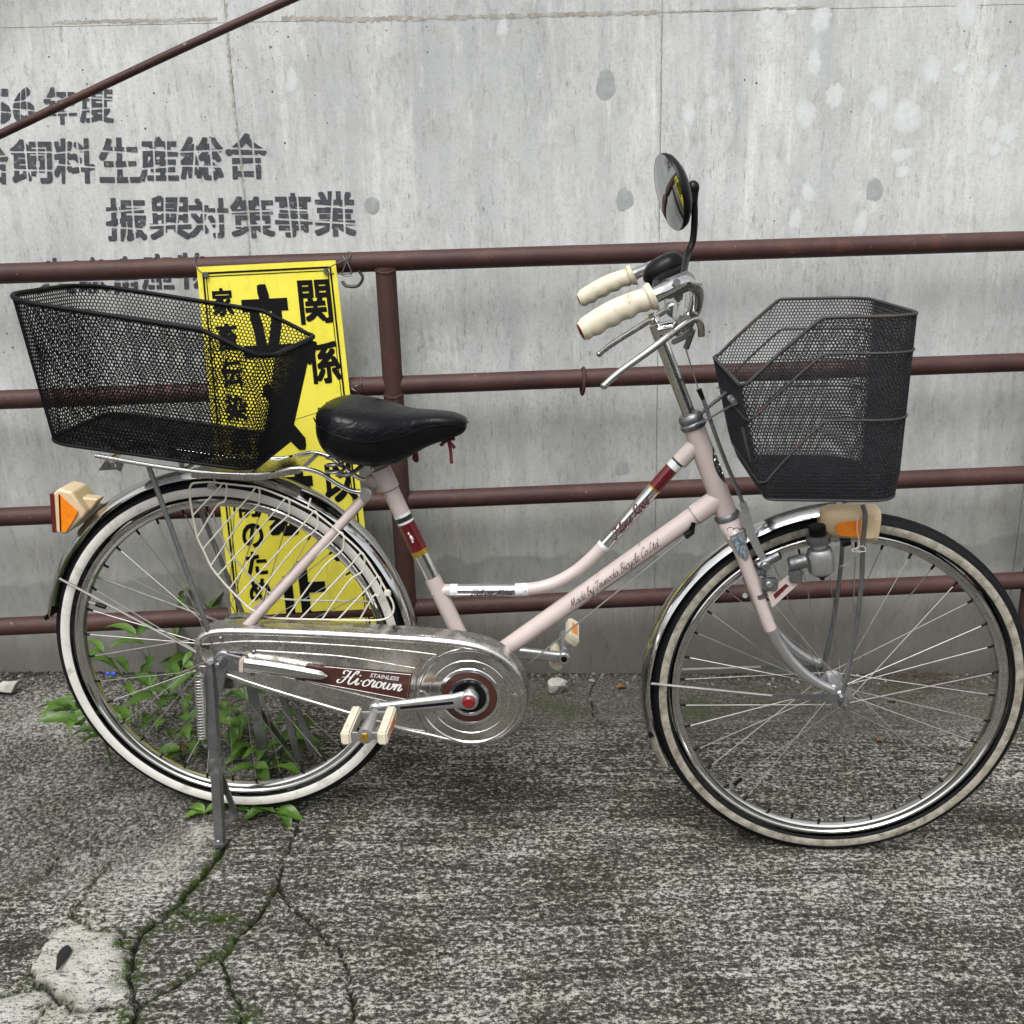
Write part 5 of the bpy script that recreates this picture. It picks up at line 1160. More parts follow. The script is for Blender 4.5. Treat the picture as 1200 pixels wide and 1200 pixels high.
ss = sdl.modifiers.new('smooth', 'SUBSURF'); ss.levels = 1; ss.render_levels = 1
mb = MB(); mb.tube(catmull(seam, 3), .0013, 6); mb.tube(catmull(np.array(seam)*MIR, 3), .0013, 6); mb.build('saddle_piping', 'vinyl', sdl)
for s_ in (1, -1):
    mb = MB(); ctr_ = K(393, 543, -.055)*(1, s_, 1); t = np.linspace(0, 2*math.pi*4, 80); hh_ = np.linspace(-.022, .028, 80); rr_ = .017-.003*np.sin(np.linspace(0, math.pi, 80))
    mb.tube(np.stack([ctr_[0]+rr_*np.cos(t), ctr_[1]+rr_*np.sin(t), ctr_[2]+hh_], -1), .0026, 8); mb.build('saddle_spring', 'steel', sdl)
    mb = MB(); mb.tube(catmull([K(393, 556, -.055)*(1, s_, 1), K(410, 556, -.05)*(1, s_, 1), K(425, 545, -.03)*(1, s_, 1), K(440, 535, -.02)*(1, s_, 1)], 5), .004, 8); mb.build('saddle_rail', 'steel', sdl)
mb = MB(); mb.tube([ST+sax*.010, ST+sax*.07], .0128, 18); mb.build('seat_post', 'chrome_old', bike)
mb = MB(); mb.cyl(ST+sax*.012, ST+sax*.022, .0165, 20, bev=.002); mb.ell(ST+sax*.045, (.030, .026, .018)); mb.build('saddle_clamp', 'steel', sdl)
for pts in ([(521, 512), (526, 517), (533, 525)], [(521, 512), (518, 522)], [(525, 514), (528, 528), (529, 540), (530, 543)], [(487, 530), (485, 537), (489, 540), (488, 530)], [(533, 514), (524, 516), (516, 522)]):
    tube('saddle_tie', [K(x, y, -.01) for x, y in pts], .0030, 'redcord', sdl, n=6)

# --- rear carrier
for s_ in (1, -1):
    y = -.058
    tube('carrier_rail', [K(112, 534, y)*(1, s_, 1), K(180, 546, y)*(1, s_, 1), K(250, 555, y)*(1, s_, 1), K(310, 556, y)*(1, s_, 1), K(345, 549, y)*(1, s_, 1), K(372, 553, -.05)*(1, s_, 1), K(395, 567, -.045)*(1, s_, 1), K(412, 575, -.04)*(1, s_, 1), K(430, 577, -.037)*(1, s_, 1)], .0042, 'chrome', n=12)
    p0, p1 = K(174, 546, -.060)*(1, s_, 1), K(256, 772, -.080)*(1, s_, 1)
    mb = MB(); mb.tube([p0, p0*.6+p1*.4, p1], .0046, 12); mb.ell(p1, (.011, .003, .012)); mb.build('carrier_prop', 'steel', bike)
mb = MB(); a_, b_ = K(305, 556, -.058), K(352, 549, -.058)
mb.loft([[np.array([x, y*(1 if k_ else 1), z+dz]) for y, dz in ((-.062, 0), (.062, 0), (.062, -.010), (-.062, -.010))] for k_, (x, z) in enumerate(((a_[0]-.12, a_[2]-.002), (a_[0], a_[2]), (b_[0], b_[2]+.002)))]); mb.build('carrier_plate', 'chrome_old', bike)
for px, py in ((130, 537), (215, 551), (292, 557)):
    q = K(px, py, -.058); mb = MB(); mb.cyl(q, q*MIR, .0036, 10); mb.build('carrier_crossbar', 'chrome_old', bike)
mb = MB(); q = K(128, 541, -.03); mb.flatbar([q, K(118, 548, -.03), K(134, 546, -.03)], .014, .002, (0, 1, 0)); mb.flatbar([K(136, 540, -.03), K(141, 545, -.03), K(138, 551, -.03)], .012, .002, (0, 1, 0)); mb.build('carrier_clip', 'steel', bike)
mb = MB(); q = K(252, 563, -.03); mb.cyl(q+(0, 0, .012), q-(0, 0, .014), .003, 8); mb.box(q-(.006, 0, .010), (.014, .012, .010), bev=.002); mb.build('guard_bracket', 'chrome_old', bike)

# --- dress guard: wire fan over the rear wheel
GYd = -.045
def gk(x, y): return K(225+x/5.4545, 560+y/5.4545, GYd)
out_ = [(0, 40), (30, 32), (110, 26), (205, 36), (330, 50), (440, 66), (610, 132), (700, 175), (790, 224), (955, 358), (1090, 485), (1195, 640), (1250, 735), (1285, 800), (1288, 850), (1262, 888), (1200, 908), (1070, 910), (830, 906), (600, 900), (470, 890), (440, 872), (360, 828), (290, 760), (240, 710), (165, 625), (120, 562), (70, 455), (35, 380), (5, 240), (-12, 130), (-14, 70)]
mb = MB(); mb.tube(catmull([gk(*p) for p in out_], 4, True), .0019, 8, closed=True); dg_ = mb.build('dress_guard', 'wirecream', bike)
for pk, Lp, Rp in (((205, 32), (5, 240), (35, 380)), ((415, 62), (70, 455), (120, 562)), ((605, 130), (165, 625), (240, 710)), ((785, 216), (290, 760), (360, 828)), ((952, 352), (420, 866), (600, 900)), ((1085, 482), (690, 903), (830, 906)), ((1190, 632), (930, 908), (1070, 910))):
    pk, Lp, Rp = map(np.array, (pk, Lp, Rp)); m1 = Lp+(pk-Lp)*.85; d2 = pk-Lp; bulge = np.array([10, 45]); 
    P = [Lp, Lp*.5+m1*.5, m1+(-4, 4), pk-(8, -1), pk+(14, 12), pk+(18, 60), pk+(2, 118), pk*.62+Rp*.38+(14, 20), Rp]
    mb = MB(); mb.tube(catmull([gk(*p) for p in P], 5), .00155, 7); mb.build('guard_wire', 'wirecream', dg_)
q = gk(1250, 735); mb = MB(); mb.box(q, (.012, .006, .012), bev=.002); mb.build('guard_clip', 'wirecream', dg_)
q = gk(740, 195); mb = MB(); mb.cyl(q, q+(0, .02, .012), .0018, 6); mb.build('guard_clip', 'wirecream', dg_)
# far-side guard
mb = MB(); mb.tube(catmull([gk(*p)*MIR for p in out_], 3, True), .0019, 6, closed=True); mb.build('dress_guard', 'wirecream', bike)

# --- rear reflector lamp
RY = -.03; rp = lambda x, y, yy=RY: K(x, y, yy)
mb = MB(); front = [rp(64, 574), rp(80, 572), rp(92, 583), rp(95, 597), rp(88, 615), rp(78, 627), rp(66, 624)]
front = [rp(62, 578), rp(68, 573), rp(84, 577), rp(101, 601), rp(98, 606), rp(76, 627), rp(65, 624)]
mb.prism(front, (0, .060, 0)); mb.prism([rp(86, 582, -.012), rp(116, 585, -.012), rp(104, 602, -.012), rp(96, 606, -.012)], (0, .026, 0)); rl = mb.build('rear_reflector', 'ambertan', bike, 25); bv = rl.modifiers.new('edges', 'BEVEL'); bv.width = .004; bv.segments = 3; bv.limit_method = 'ANGLE'
mb = MB(); P = [rp(69, 580, RY-.0005), rp(72, 581, RY-.0005), rp(91, 599, RY-.0005), rp(91, 602, RY-.0005), rp(78, 623, RY-.0005), rp(71, 622, RY-.0005)]; mb.prism(P, (0, -.003, 0)); mb.build('side_lens', 'amber', rl, 0)
mb = MB(); a_, b_ = rp(63, 579, RY), rp(66, 624, RY); mb.prism([a_+(0, -.001, 0), b_+(0, -.001, 0), b_+(0, .061, 0), a_+(0, .061, 0)], (-.007, 0, 0)); mb.build('red_lens', 'redlens', rl, 0)
mb = MB(); mb.tube([rp(69.5, 579, RY-.004), rp(71, 623, RY-.004)], .0012, 5); mb.build('lens_seam', 'black', rl)

# --- stand
FN = K(259, 992, -.115); TN = K(247, 800, -.088); ybar = (0, 1, 0)
gl = lambda p: p
for s_ in (1, -1):
    leg0, leg1 = np.array([TN[0], -.088*s_, TN[2]+.04]), np.array([FN[0]+(.0 if s_ > 0 else .012), -.115*s_, FN[2]])
    w1 = b2w(leg1); leg1 = w2b([w1[0], w1[1], gz(w1[0], w1[1])+.006])
    if s_ < 0: leg1 = leg1+np.array([.006, 0, 0])
    d = leg1-leg0; P = [leg0+d*t for t in np.linspace(0, 1, 6)]; mb = MB(); mb.flatbar(P, [.018, .021, .019], .010, (-.35, -1*s_, 0)); mb.box(leg1+(0, 0, .001), (.022, .020, .012), bev=.003)
    lg = mb.build('stand_leg', 'steel', bike, 30)
    b0 = leg0+d*.52; b1 = K(276, 955, -.075)*(1, s_, 1) if s_ > 0 else leg0+d*.86+np.array([.035, .04, 0]); b2_ = leg0+d*.93
    mb = MB(); mb.flatbar([b0, b0*.5+b1*.5, b1], .011, .004, (0, 1, .4)); mb.flatbar([b1, b2_], .013, .004, (.4, 1, .6)); mb.build('stand_brace', 'steel', lg)
    mb = MB(); q = leg1+np.array([0, -.011*s_, .012]); mb.cyl(q, q+(0, -.002*s_, 0), .0035, 10, bev=.0008); mb.build('stand_rivet', 'alu', lg)
mb = MB(); mb.flatbar([K(258, 776, -.086), K(254, 800, -.087), K(248, 822, -.088)], [.030, .026, .020], .005, (0, 1, 0)); mb.build('stand_plate', 'steel', bike)
# cross bar and stay of the stand, seen through the wheel
mb = MB(); mb.flatbar([np.array([.045, .07, .31]), np.array([.075, .08, .17]), np.array([.095, .085, .055])], .014, .005, (0, 1, 0)); mb.build('stand_strut', 'steel', bike)
mb = MB(); mb.flatbar([np.array([.075, .082, .24]), np.array([.125, .085, .075])], .014, .005, (0, 1, 0)); mb.build('stand_strut', 'steel', bike)
# return spring
S0, S1 = K(233, 789, -.100), K(237.5, 866, -.100); d = S1-S0; turns = 23; t = np.linspace(0, 1, turns*12); ax = unit(d); e1 = unit(np.cross(ax, (0, 1, 0))); e2 = np.cross(ax, e1)
mb = MB(); mb.tube([S0+d*q_+.0078*(math.cos(2*math.pi*turns*q_)*e1+math.sin(2*math.pi*turns*q_)*e2) for q_ in t], .0014, 6); mb.tube(catmull([S0+e1*.004, S0-ax*.006, S0-ax*.014+e1*.003, S0-ax*.010+(.012, 0, .004), K(243, 781, -.095)], 5), .0016, 6); mb.tube(catmull([S1, S1+ax*.010, S1+ax*.016+(.006, 0, 0)], 4), .0016, 6); mb.build('return_spring', 'zinc', bike)
mb = MB(); mb.tube(catmull([K(238, 777, -.095), K(226, 783, -.085), K(213, 788, -.07)], 5), .0024, 8); mb.build('spring_hook', 'zinc', bike)

# --- baskets of expanded metal
def round_loop(x0, x1, hy, rr, rf, n=240, bulge=0.0):
    """closed plan outline, rear end rounded by rr, front end by rf; starts at the middle of the near side"""
    P = []
    def arc(cx, cy, r, a0, a1, k=10):
        for t in np.linspace(a0, a1, k): P.append((cx+r*math.cos(R(t)), cy+r*math.sin(R(t))))
    arc(x1-rf, -hy+rf, rf, -90, 0); arc(x1-rf, hy-rf, rf, 0, 90); arc(x0+rr, hy-rr, rr, 90, 180); arc(x0+rr, -hy+rr, rr, 180, 270)
    P.append(P[0]); P = np.array(P); d = np.r_[0, np.cumsum(np.linalg.norm(np.diff(P, axis=0), axis=1))]
    return P, d
def make_basket(name, levels, hr, mat, rimmat, pitch, fill, rim_r, ribs, label):
    """levels: list of (h, x0, x1, half width, rear radius, front radius, zrear, zfront)"""
    n = 400; rings = []
    # same angular parameter on every level so that corners line up
    for (h, x0, x1, hy, rr, rf, z0, z1) in levels:
        P, d = round_loop(x0, x1, hy, rr, rf); u = np.linspace(0, 1, len(P)); uu = np.linspace(0, 1, n)
        # parametrise by arc length of the top level, shared
        if not rings: pass
        rings.append((h, P, (z0, z1, x0, x1)))
    Ptop = rings[-1][1]; d = np.r_[0, np.cumsum(np.linalg.norm(np.diff(Ptop, axis=0), axis=1))]; per = d[-1]; un = d/per
    hs = np.array([r_[0] for r_ in rings])
    def pos(s, h):
        s = np.asarray(s) % 1.0; h = np.asarray(h, float); L = []
        for (_, P, (z0, z1, x0, x1)) in rings:
            x = np.interp(s, un, P[:, 0]); y = np.interp(s, un, P[:, 1]); z = z0+(z1-z0)*(x-x0)/(x1-x0); L.append(np.stack([x, y, z], -1))
        L = np.array(L); k = np.clip(np.searchsorted(hs, h, side='right')-1, 0, len(hs)-2); f = ((h-hs[k])/(hs[k+1]-hs[k]))[..., None]
        idx = np.arange(len(s)) if s.ndim else 0
        return L[k, idx]*(1-f)+L[k+1, idx]*f
    hgt = levels[-1][6]-levels[0][6]; rowp = pitch*.86; nc = int(round(per/pitch)); nr = int(hgt/rowp)+1
    rimline = lambda s: hr(np.interp(np.asarray(s) % 1.0, un, Ptop[:, 0]))
    hexo = np.array([(0, .667), (.5, .333), (.5, -.333), (0, -.667), (-.5, -.333), (-.5, .333)])
    S, Hh = [], []
    for j in range(nr+1):
        for i in range(nc): S.append(((i+(.5 if j % 2 else 0))/nc)); Hh.append(j*rowp/hgt+.004)
    S, Hh = np.array(S), np.array(Hh); keep = Hh < rimline(S)-.002; S, Hh = S[keep], Hh[keep]
    # sides by plan position
    th = np.interp(S % 1.0, un, np.arange(len(un)))
    sid = np.where(th < 9.5, 0, np.where(th < 20, 1, np.where(th < 29.5, 2, np.where(th < 39.5, 3, 0)))); 
    xs_ = np.interp(S % 1.0, un, Ptop[:, 0]); ys_ = np.interp(S % 1.0, un, Ptop[:, 1]); xa, xb, hy = Ptop[:, 0].min(), Ptop[:, 0].max(), Ptop[:, 1].max()
    sid = np.where(xs_ > xb-levels[-1][5]*.5, 1, np.where(xs_ < xa+levels[-1][4]*.5, 3, np.where(ys_ < 0, 0, 2)))
    # rim wire carries the basket
    sv = np.linspace(0, 1, 200, endpoint=False); mb = MB(); mb.tube(pos(sv, rimline(sv)), rim_r, 10, closed=True); b_ = mb.build(name, rimmat, bike, 60, label)
    def cells(Sx, Hx, fn, nm):
        m = len(Sx); o6 = hexo; V = []
        for sc, dep in ((1.0, 0), (fill, 0), (fill, 1)):
            s6 = Sx[:, None]+o6[None, :, 0]*sc/nc; h6 = Hx[:, None]+o6[None, :, 1]*sc*rowp/hgt
            p = fn(s6.ravel(), np.clip(h6.ravel(), -.01, 1.2)).reshape(m, 6, 3); V.append(p)
        # depth: shift inwards along the local normal
        nrm = np.cross(V[0][:, 1]-V[0][:, 4], V[0][:, 0]-V[0][:, 3]); nrm /= np.linalg.norm(nrm, axis=1)[:, None]+1e-12
        V[2] = V[2]+nrm[:, None]*.0012
        A = np.stack(V, 1).reshape(-1, 3); base = np.arange(m)[:, None]*18; F = []
        q = []
        for k in range(6):
            j = (k+1) % 6; q.append((k, j, 6+j, 6+k)); q.append((6+k, 6+j, 12+j, 12+k))
        F = (base[:, :, None]+np.array(q)[None]).reshape(-1, 4)
        me = bpy.data.meshes.new(nm); me.vertices.add(len(A)); me.vertices.foreach_set('co', A.ravel()); me.loops.add(F.size); me.loops.foreach_set('vertex_index', F.ravel().astype(np.int32))
        me.polygons.add(len(F)); me.polygons.foreach_set('loop_start', np.arange(0, F.size, 4, dtype=np.int32)); me.update(calc_edges=True); me.materials.append(M[mat]); link(nm, me, b_)
    for k in range(4): cells(S[sid == k], Hh[sid == k], pos, 'mesh_side')
    # floor
    (h, x0, x1, hy, rr, rf, z0, z1) = levels[0]; nx_, ny_ = int((x1-x0)/pitch), int(2*hy/rowp); Sx, Hx = [], []
    for j in range(ny_+1):
        for i in range(nx_+1):
            u_, v_ = (i+(.5 if j % 2 else 0))/nx_, j/ny_
            X_, Y2 = x0+(x1-x0)*u_, -hy+2*hy*v_
            if inside(np.array([X_]), np.array([Y2]), rings[0][1])[0]: Sx.append(X_); Hx.append(Y2)
    Sx, Hx = np.array(Sx), np.array(Hx)
    def fl(s, h): return np.stack([s, h, z0+(z1-z0)*(s-x0)/(x1-x0)+0*s], -1)
    ncs, rph = nc, rowp/hgt
    def fcells(Sx, Hx):
        m = len(Sx); V = []
        for sc, dep in ((1.0, 0), (fill, 0), (fill, 1)):
            p = fl((Sx[:, None]+hexo[None, :, 0]*sc*pitch).ravel(), (Hx[:, None]+hexo[None, :, 1]*sc*rowp).ravel()).reshape(m, 6, 3); p = p+np.array([0, 0, .0012*dep]); V.append(p)
        A = np.stack(V, 1).reshape(-1, 3); base = np.arange(m)[:, None]*18; q = []
        for k in range(6): j = (k+1) % 6; q += [(k, j, 6+j, 6+k), (6+k, 6+j, 12+j, 12+k)]
        F = (base[:, :, None]+np.array(q)[None]).reshape(-1, 4); me = bpy.data.meshes.new('mesh_floor'); me.vertices.add(len(A)); me.vertices.foreach_set('co', A.ravel()); me.loops.add(F.size); me.loops.foreach_set('vertex_index', F.ravel().astype(np.int32))
        me.polygons.add(len(F)); me.polygons.foreach_set('loop_start', np.arange(0, F.size, 4, dtype=np.int32)); me.update(calc_edges=True); me.materials.append(M[mat]); link('mesh_floor', me, b_)
    fcells(Sx, Hx)
    mb = MB(); mb.tube(pos(sv, np.full(200, .0)), rim_r*.75, 8, closed=True); mb.build('bottom_wire', rimmat, b_, 60)
    for dlt in ribs:
        mb = MB(); P = pos(sv, np.clip(rimline(sv)-dlt, .02, 1)); c_ = P.mean(0); mb.tube(P+(P-c_)*(1, 1, 0)*.012, rim_r*.72, 8, closed=True); mb.build('rib_wire', rimmat, b_, 60)
    if ribs:   # upright wires at the two rear corners
        for yy in (-1, 1):
            k = np.argmin((Ptop[:, 0]-xa)*2+np.abs(Ptop[:, 1]-yy*(hy-levels[-1][4]))); s0 = un[k]; hh_ = np.linspace(0, rimline(s0), 12); mb = MB(); mb.tube(pos(np.full(12, s0), hh_), rim_r*.7, 8); mb.build('corner_wire', rimmat, b_)
    return b_
make_basket('basket', [(0, -.258, .092, .128, .045, .035, .752, .722), (1, -.303, .140, .156, .085, .040, .987, .940)],
            lambda x: np.interp(x, [.030, .120, .2], [1, .875, .875]), 'blackmesh', 'blackmesh', .0071, .765, .0040, [], 'black mesh basket over the rear wheel')
make_basket('basket', [(0, .925, 1.136, .150, .012, .055, .727, .736), (.13, .907, 1.137, .153, .012, .055, .763, .776), (1, .834, 1.122, .163, .010, .055, 1.005, 1.024)],
            lambda x: np.interp(x, [.834, .845, .972], [.645, .66, 1.0]), 'greymesh', 'rustrim', .0061, .735, .0030, [.19, .55], 'grey rust-edged mesh basket over the front wheel')
mb = MB(); q = K(868, 475, -.10); mb.flatbar([K(873, 500, -.11), K(883, 540, -.11)], .012, .003, (0, 1, 0)); mb.build('basket_plate', 'steel', bike)

# ------------------------------------------------------------------ weeds: dayflower growing through the crack behind the rear wheel
def leaf_mesh(L, W, curl, seed):
    r = np.random.default_rng(seed); n = 7; V = []; F = []
    for i in range(n+1):
        t = i/n; w = W*math.sin(math.pi*min(1, t*.93+.07))**.75*(1-.25*t) if 0 < i < n else (.0012 if i == 0 else .0002)
        z = -curl*L*t*t+.10*L*math.sin(t*3); x = L*t*(1-.12*curl*t)
        V += [(x, -w, z+w*.45), (x, -w*.5, z+w*.12), (x, 0, z), (x, w*.5, z+w*.12), (x, w, z+w*.45+.002*math.sin(i*2.1+seed))]
    for i in range(n):
        for k in range(4): F.append((i*5+k, i*5+k+1, (i+1)*5+k+1, (i+1)*5+k))
    me = bpy.data.meshes.new('leaf'); me.from_pydata(V, [], F); me.materials.append(M['leaf']); me.shade_smooth(); me.update(); return me
LEAVES = [leaf_mesh(.086, .0170, .25, 1), leaf_mesh(.070, .0185, .4, 2), leaf_mesh(.100, .0185, .15, 3), leaf_mesh(.050, .0140, .5, 4)]
def put_leaf(parent, p, az, el, sc, roll=0, k=None):
    o = link('leaf', LEAVES[random.randrange(4) if k is None else k], parent); o.location = p
    o.rotation_euler = (Matrix.Rotation(az, 3, 'Z') @ Matrix.Rotation(-el, 3, 'Y') @ Matrix.Rotation(roll, 3, 'X')).to_euler(); o.scale = (sc, sc, sc)
def weed(label, base, stems, group='weeds at the foot of the wall', flower=None):
    b = np.array([base[0], base[1], gz(base[0], base[1])]); root = thing('weed', label, 'weed', tuple(b), group)
    for st in stems:
        P = catmull([np.zeros(3)]+[np.asarray(q)-b for q in st], 5); mb = MB(); mb.tube(P, [.0018, .0015, .0009], 6); mb.build('stem', 'stem', root)
        nl = max(4, int(len(P)/2.9)); side = random.random()*6
        for i in range(nl):
            t = (i+1)/nl; p = P[min(len(P)-1, int(t*(len(P)-1)))]; tg = P[min(len(P)-1, int(t*(len(P)-1)))]-P[max(0, int(t*(len(P)-1))-1)]
            az = math.atan2(tg[1], tg[0])+(math.pi*.42 if i % 2 else -math.pi*.42)+random.uniform(-.5, .5); put_leaf(root, p, az, random.uniform(.0, .7), random.uniform(.65, 1.05), random.uniform(-.4, .4))
        put_leaf(root, P[-1], math.atan2(*(P[-1]-P[-2])[[1, 0]]), random.uniform(.2, .8), random.uniform(.7, 1.0))
    if flower is not None:
        f = np.asarray(flower)-b; mb = MB()
        for sx_ in (-1, 1): mb.ell(f+(sx_*.006, 0, .004), (.006, .0015, .005), 10, 6)
        mb.build('petal', 'petal', root); mb = MB(); mb.ell(f+(0, -.001, -.003), (.004, .004, .005), 8, 6); mb.build('bract', 'leaf', root)
    return root
Wd = lambda px, py, y: Y_(px, py, y)
weed('leafy green weed with a blue flower left of the rear hub', Wd(160, 850, .30), [[Wd(150, 810, .30), Wd(135, 780, .28), Wd(120, 765, .26)], [Wd(165, 800, .32), Wd(175, 765, .33), Wd(160, 745, .34)], [Wd(140, 840, .25), Wd(120, 835, .22), Wd(105, 828, .2)], [Wd(185, 830, .30), Wd(205, 800, .30), Wd(215, 780, .32)]], flower=Wd(130, 792, .24))
weed('green weed spreading sideways out past the left edge of the rear tyre', Wd(125, 860, .16), [[Wd(112, 842, .14), Wd(98, 832, .11), Wd(82, 832, .08)], [Wd(118, 850, .10), Wd(105, 838, .07), Wd(95, 850, .02)]])
weed('bushy green weed behind the stand spring inside the rear wheel', Wd(210, 880, .18), [[Wd(195, 850, .17), Wd(185, 825, .17), Wd(175, 805, .18)], [Wd(225, 860, .20), Wd(215, 830, .22), Wd(200, 812, .24)], [Wd(230, 875, .16), Wd(245, 855, .14)], [Wd(212, 862, .12), Wd(218, 845, .12)]])
weed('bushy green weed below the chain case inside the rear wheel', Wd(285, 890, .22), [[Wd(280, 860, .22), Wd(285, 830, .22), Wd(300, 812, .24)], [Wd(300, 870, .20), Wd(320, 850, .2), Wd(335, 830, .2)], [Wd(265, 870, .22), Wd(262, 840, .26), Wd(268, 818, .28)], [Wd(310, 880, .16), Wd(330, 872, .14)]])
weed('low green weed on the ground right of the stand leg', Wd(330, 905, .12), [[Wd(318, 890, .12), Wd(305, 882, .1)], [Wd(340, 890, .14), Wd(345, 870, .16)], [Wd(320, 900, .08), Wd(305, 905, .06)]])
weed('small green weed climbing the wall above the rear hub', Wd(210, 790, .55), [[Wd(208, 760, .55), Wd(205, 725, .55), Wd(212, 700, .54)], [Wd(222, 770, .53), Wd(240, 740, .53), Wd(245, 715, .54)], [Wd(225, 775, .52), Wd(228, 755, .5)]])
# rosette in the crack in front of the rear tyre: large leaves placed one by one
b = G(322, 955); root = thing('weed', 'small green weed in the crack in front of the rear tyre', 'weed', tuple(b), 'weeds at the foot of the wall')
for (px, py, az, sc, el) in ((322, 958, 2.75, 1.0, .12), (325, 955, -.45, 1.15, .18), (322, 950, 1.2, .85, .9), (332, 950, .6, .8, .7), (318, 955, 3.5, .9, .1), (328, 958, -.9, 1.0, .05), (300, 952, 3.0, .95, .1), (292, 956, 2.6, .9, .2)):
    p = G(px, py)-b; put_leaf(root, p+(0, 0, .010), az, el, sc, random.uniform(-.3, .3))
mb = MB(); mb.tube(catmull([(0, 0, -.006), (.003, 0, .012), (.01, -.01, .02)], 4), .0018, 6); mb.build('stem', 'stem', root)
b = G(240, 957); root = thing('weed', 'tiny green weed just left of the stand foot', 'weed', tuple(b), 'weeds at the foot of the wall')
for az, sc, el in ((3.3, .95, .1), (2.6, .7, .25), (.4, .8, .15)): put_leaf(root, (0, 0, .008), az, el, sc)
mb = MB(); mb.tube([(0, 0, -.006), (0, 0, .010)], .0018, 6); mb.build('stem', 'stem', root)

# ------------------------------------------------------------------ loose stones, litter
def rock(name, label, base, sz, seed, mat='rock', parent=None, cat='stone', group=None, rotz=0):
    bm = bmesh.new(); bmesh.ops.create_icosphere(bm, subdivisions=3, radius=1); r = np.random.default_rng(seed); pl = [(unit(r.standard_normal(3)), r.uniform(.42, .72)) for _ in range(13)]
    for v in bm.verts:
        p = np.array(v.co)
        for nn__, d in pl:
            k = p.dot(nn__)
            if k > d: p -= nn__*(k-d)
        p += .05*vnoise(np.array([p[0]*3+seed]), np.array([p[1]*3+p[2]*2]), 1.7, seed)[0]; v.co = Vector(p*np.asarray(sz))
    me = bpy.data.meshes.new(name); bm.to_mesh(me); bm.free(); me.materials.append(M[mat]); me.shade_smooth(); me.set_sharp_from_angle(angle=R(18)); o = link(name, me, parent)
    zmin = min(v.co.z for v in me.vertices); o.location = (base[0], base[1], gz(base[0], base[1])-zmin-.004); o.rotation_euler = (0, 0, rotz)
    if label: tag(o, label, cat, group)
    return o
q = G(650, 812); rock('concrete_chunk', 'pale broken concrete chunk by the wall below the far pedal', q, (.036, .026, .028), 5, rotz=.4)
q = G(8, 812); rock('concrete_chunk', 'grey broken concrete chunk at the left edge against the wall', q, (.042, .03, .026), 11, rotz=.2)
# sliver of dark iron set in the pale slab
b = G(77, 1128); mb = MB(); z = gz(b[0], b[1])+.0125
mb.loft([[np.array([(-.004+.003*t)+wv*math.cos(a), (.022-.050*t), .003*math.sin(a)]) for a in np.linspace(0, 2*math.pi, 10, endpoint=False)] for t, wv in ((0, .004), (.15, .010), (.45, .010), (.6, .007), (1, .002))]); o = mb.build('iron_spike', 'blackwire'); o.location = (b[0], b[1], z); tag(o, 'short dark iron stub set in the pale broken slab', 'stub')
# gravel and grit along the foot of the wall
mb = MB(); r = np.random.default_rng(17); ico = [(0, 0, 1), (.9, 0, .1), (0, .9, 0), (-.9, .1, 0), (0, -.9, .1), (0, 0, -.6)]; icf = [(0, 1, 2), (0, 2, 3), (0, 3, 4), (0, 4, 1), (5, 2, 1), (5, 3, 2), (5, 4, 3), (5, 1, 4)]
for _ in range(1500):
    x = r.uniform(-.95, 2.2); y = WALL_Y-.004-abs(r.normal(0, .035)) if r.random() < .75 else r.uniform(-.5, .6); s_ = .0016+.0035*r.random()**4*(2 if y > .5 else .8); a = r.uniform(0, 6.3); c_, sn = math.cos(a), math.sin(a)
    mb.add([(x+s_*(p[0]*c_-p[1]*sn)*r.uniform(.7, 1.2), y+s_*(p[0]*sn+p[1]*c_)*r.uniform(.7, 1.2), gz(x, y)+.001+s_*p[2]*.8) for p in ico], icf)
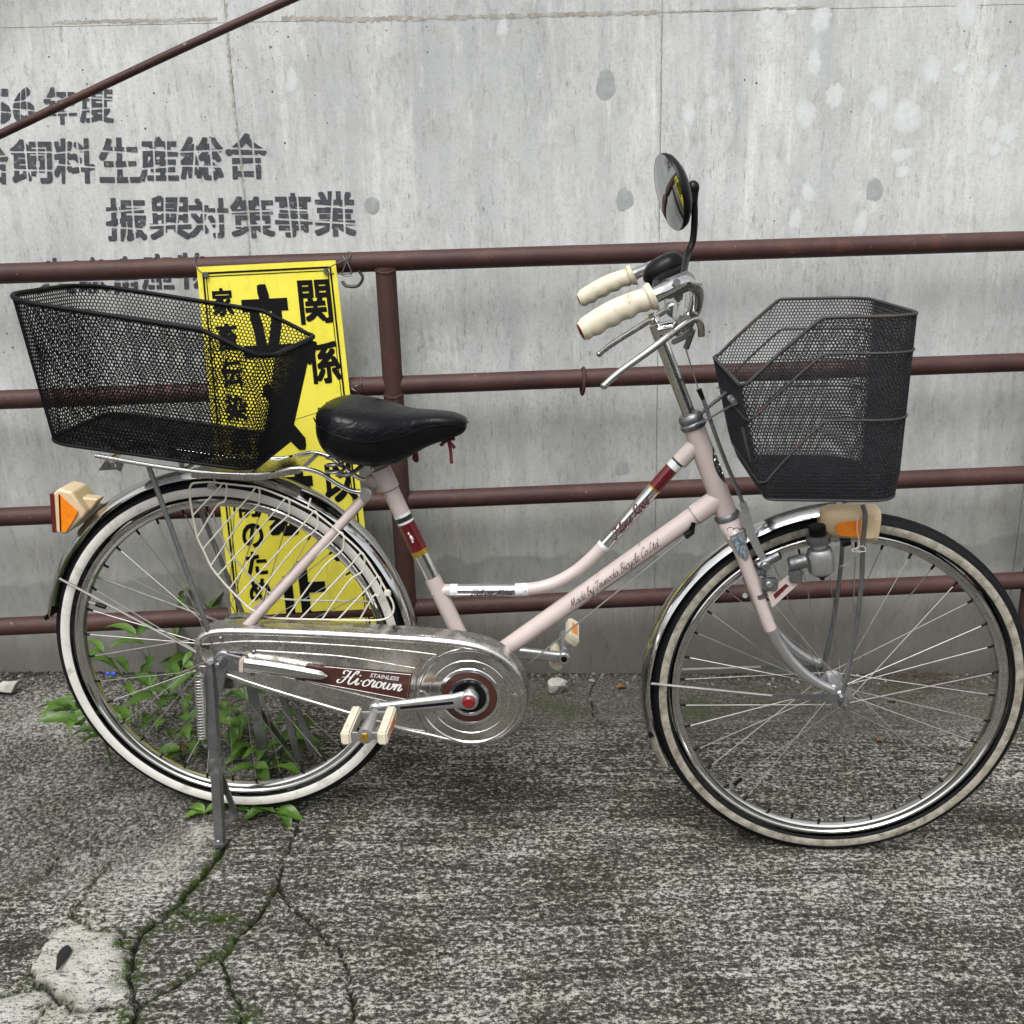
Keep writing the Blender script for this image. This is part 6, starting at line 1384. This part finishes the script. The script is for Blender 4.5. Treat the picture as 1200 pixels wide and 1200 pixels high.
o = mb.build('gravel', 'gravel', smooth=0); tag(o, kind='stuff', label='grit and gravel strewn along the foot of the wall')
mb = MB()
for _ in range(2600):
    x = r.uniform(-.95, 2.2); y = WALL_Y-.002-abs(r.normal(0, .011)); s_ = .0012+.0030*r.random()**2; a = r.uniform(0, 6.3); c_, sn = math.cos(a), math.sin(a)
    mb.add([(x+s_*(p[0]*c_-p[1]*sn), y+s_*(p[0]*sn+p[1]*c_), gz(x, y)+.0005+.004*max(0, 1-(WALL_Y-y)/.02)*r.random()+s_*p[2]*.8) for p in ico], icf)
o = mb.build('soil', 'soil', smooth=0); tag(o, kind='stuff', label='dark crumbs of soil gathered where the wall meets the ground')
# dry roots heaped against the wall
mb = MB(); c_ = G(1088, 800)
for _ in range(150):
    a = r.uniform(0, 6.3); L = r.uniform(.03, .09); p = np.array([c_[0]+r.normal(0, .07), min(c_[1]+r.normal(0, .03), WALL_Y-.02), 0]); p[2] = gz(p[0], p[1])+abs(r.normal(0, .009)); d = np.array([math.cos(a), math.sin(a)*.5, r.uniform(-.1, .25)])*L
    P = [p, p+d*.5+r.normal(0, .006, 3), p+d+r.normal(0, .006, 3)]; P = [np.array([w_[0], min(w_[1], WALL_Y-.004), max(w_[2], gz(w_[0], w_[1])+.001)]) for w_ in P]
    mb.tube(P, .0008, 4)
o = mb.build('dry_roots', 'twig'); tag(o, kind='stuff', label='tangle of dry brown roots by the wall behind the front hub')
def dead_leaf(px, py, sc, az, label):
    b = G(px, py); o = link('dead_leaf', DL); o.location = (b[0], b[1], gz(b[0], b[1])+.005); o.rotation_euler = (.1, .1, az); o.scale = (sc, sc, sc); tag(o, label, 'leaf', 'fallen leaves')
DL = LEAVES[1].copy(); DL.materials.clear(); DL.materials.append(M['deadleaf'])
dead_leaf(722, 808, .55, .3, 'small orange-brown fallen leaf left of the front mudguard'); dead_leaf(1040, 823, .35, .1, 'dark fallen leaf just right of the front hub'); dead_leaf(1027, 870, .4, .2, 'dark fallen leaf on the ground inside the front wheel'); dead_leaf(212, 882, .6, 1.2, 'brown fallen leaf at the foot of the weeds')
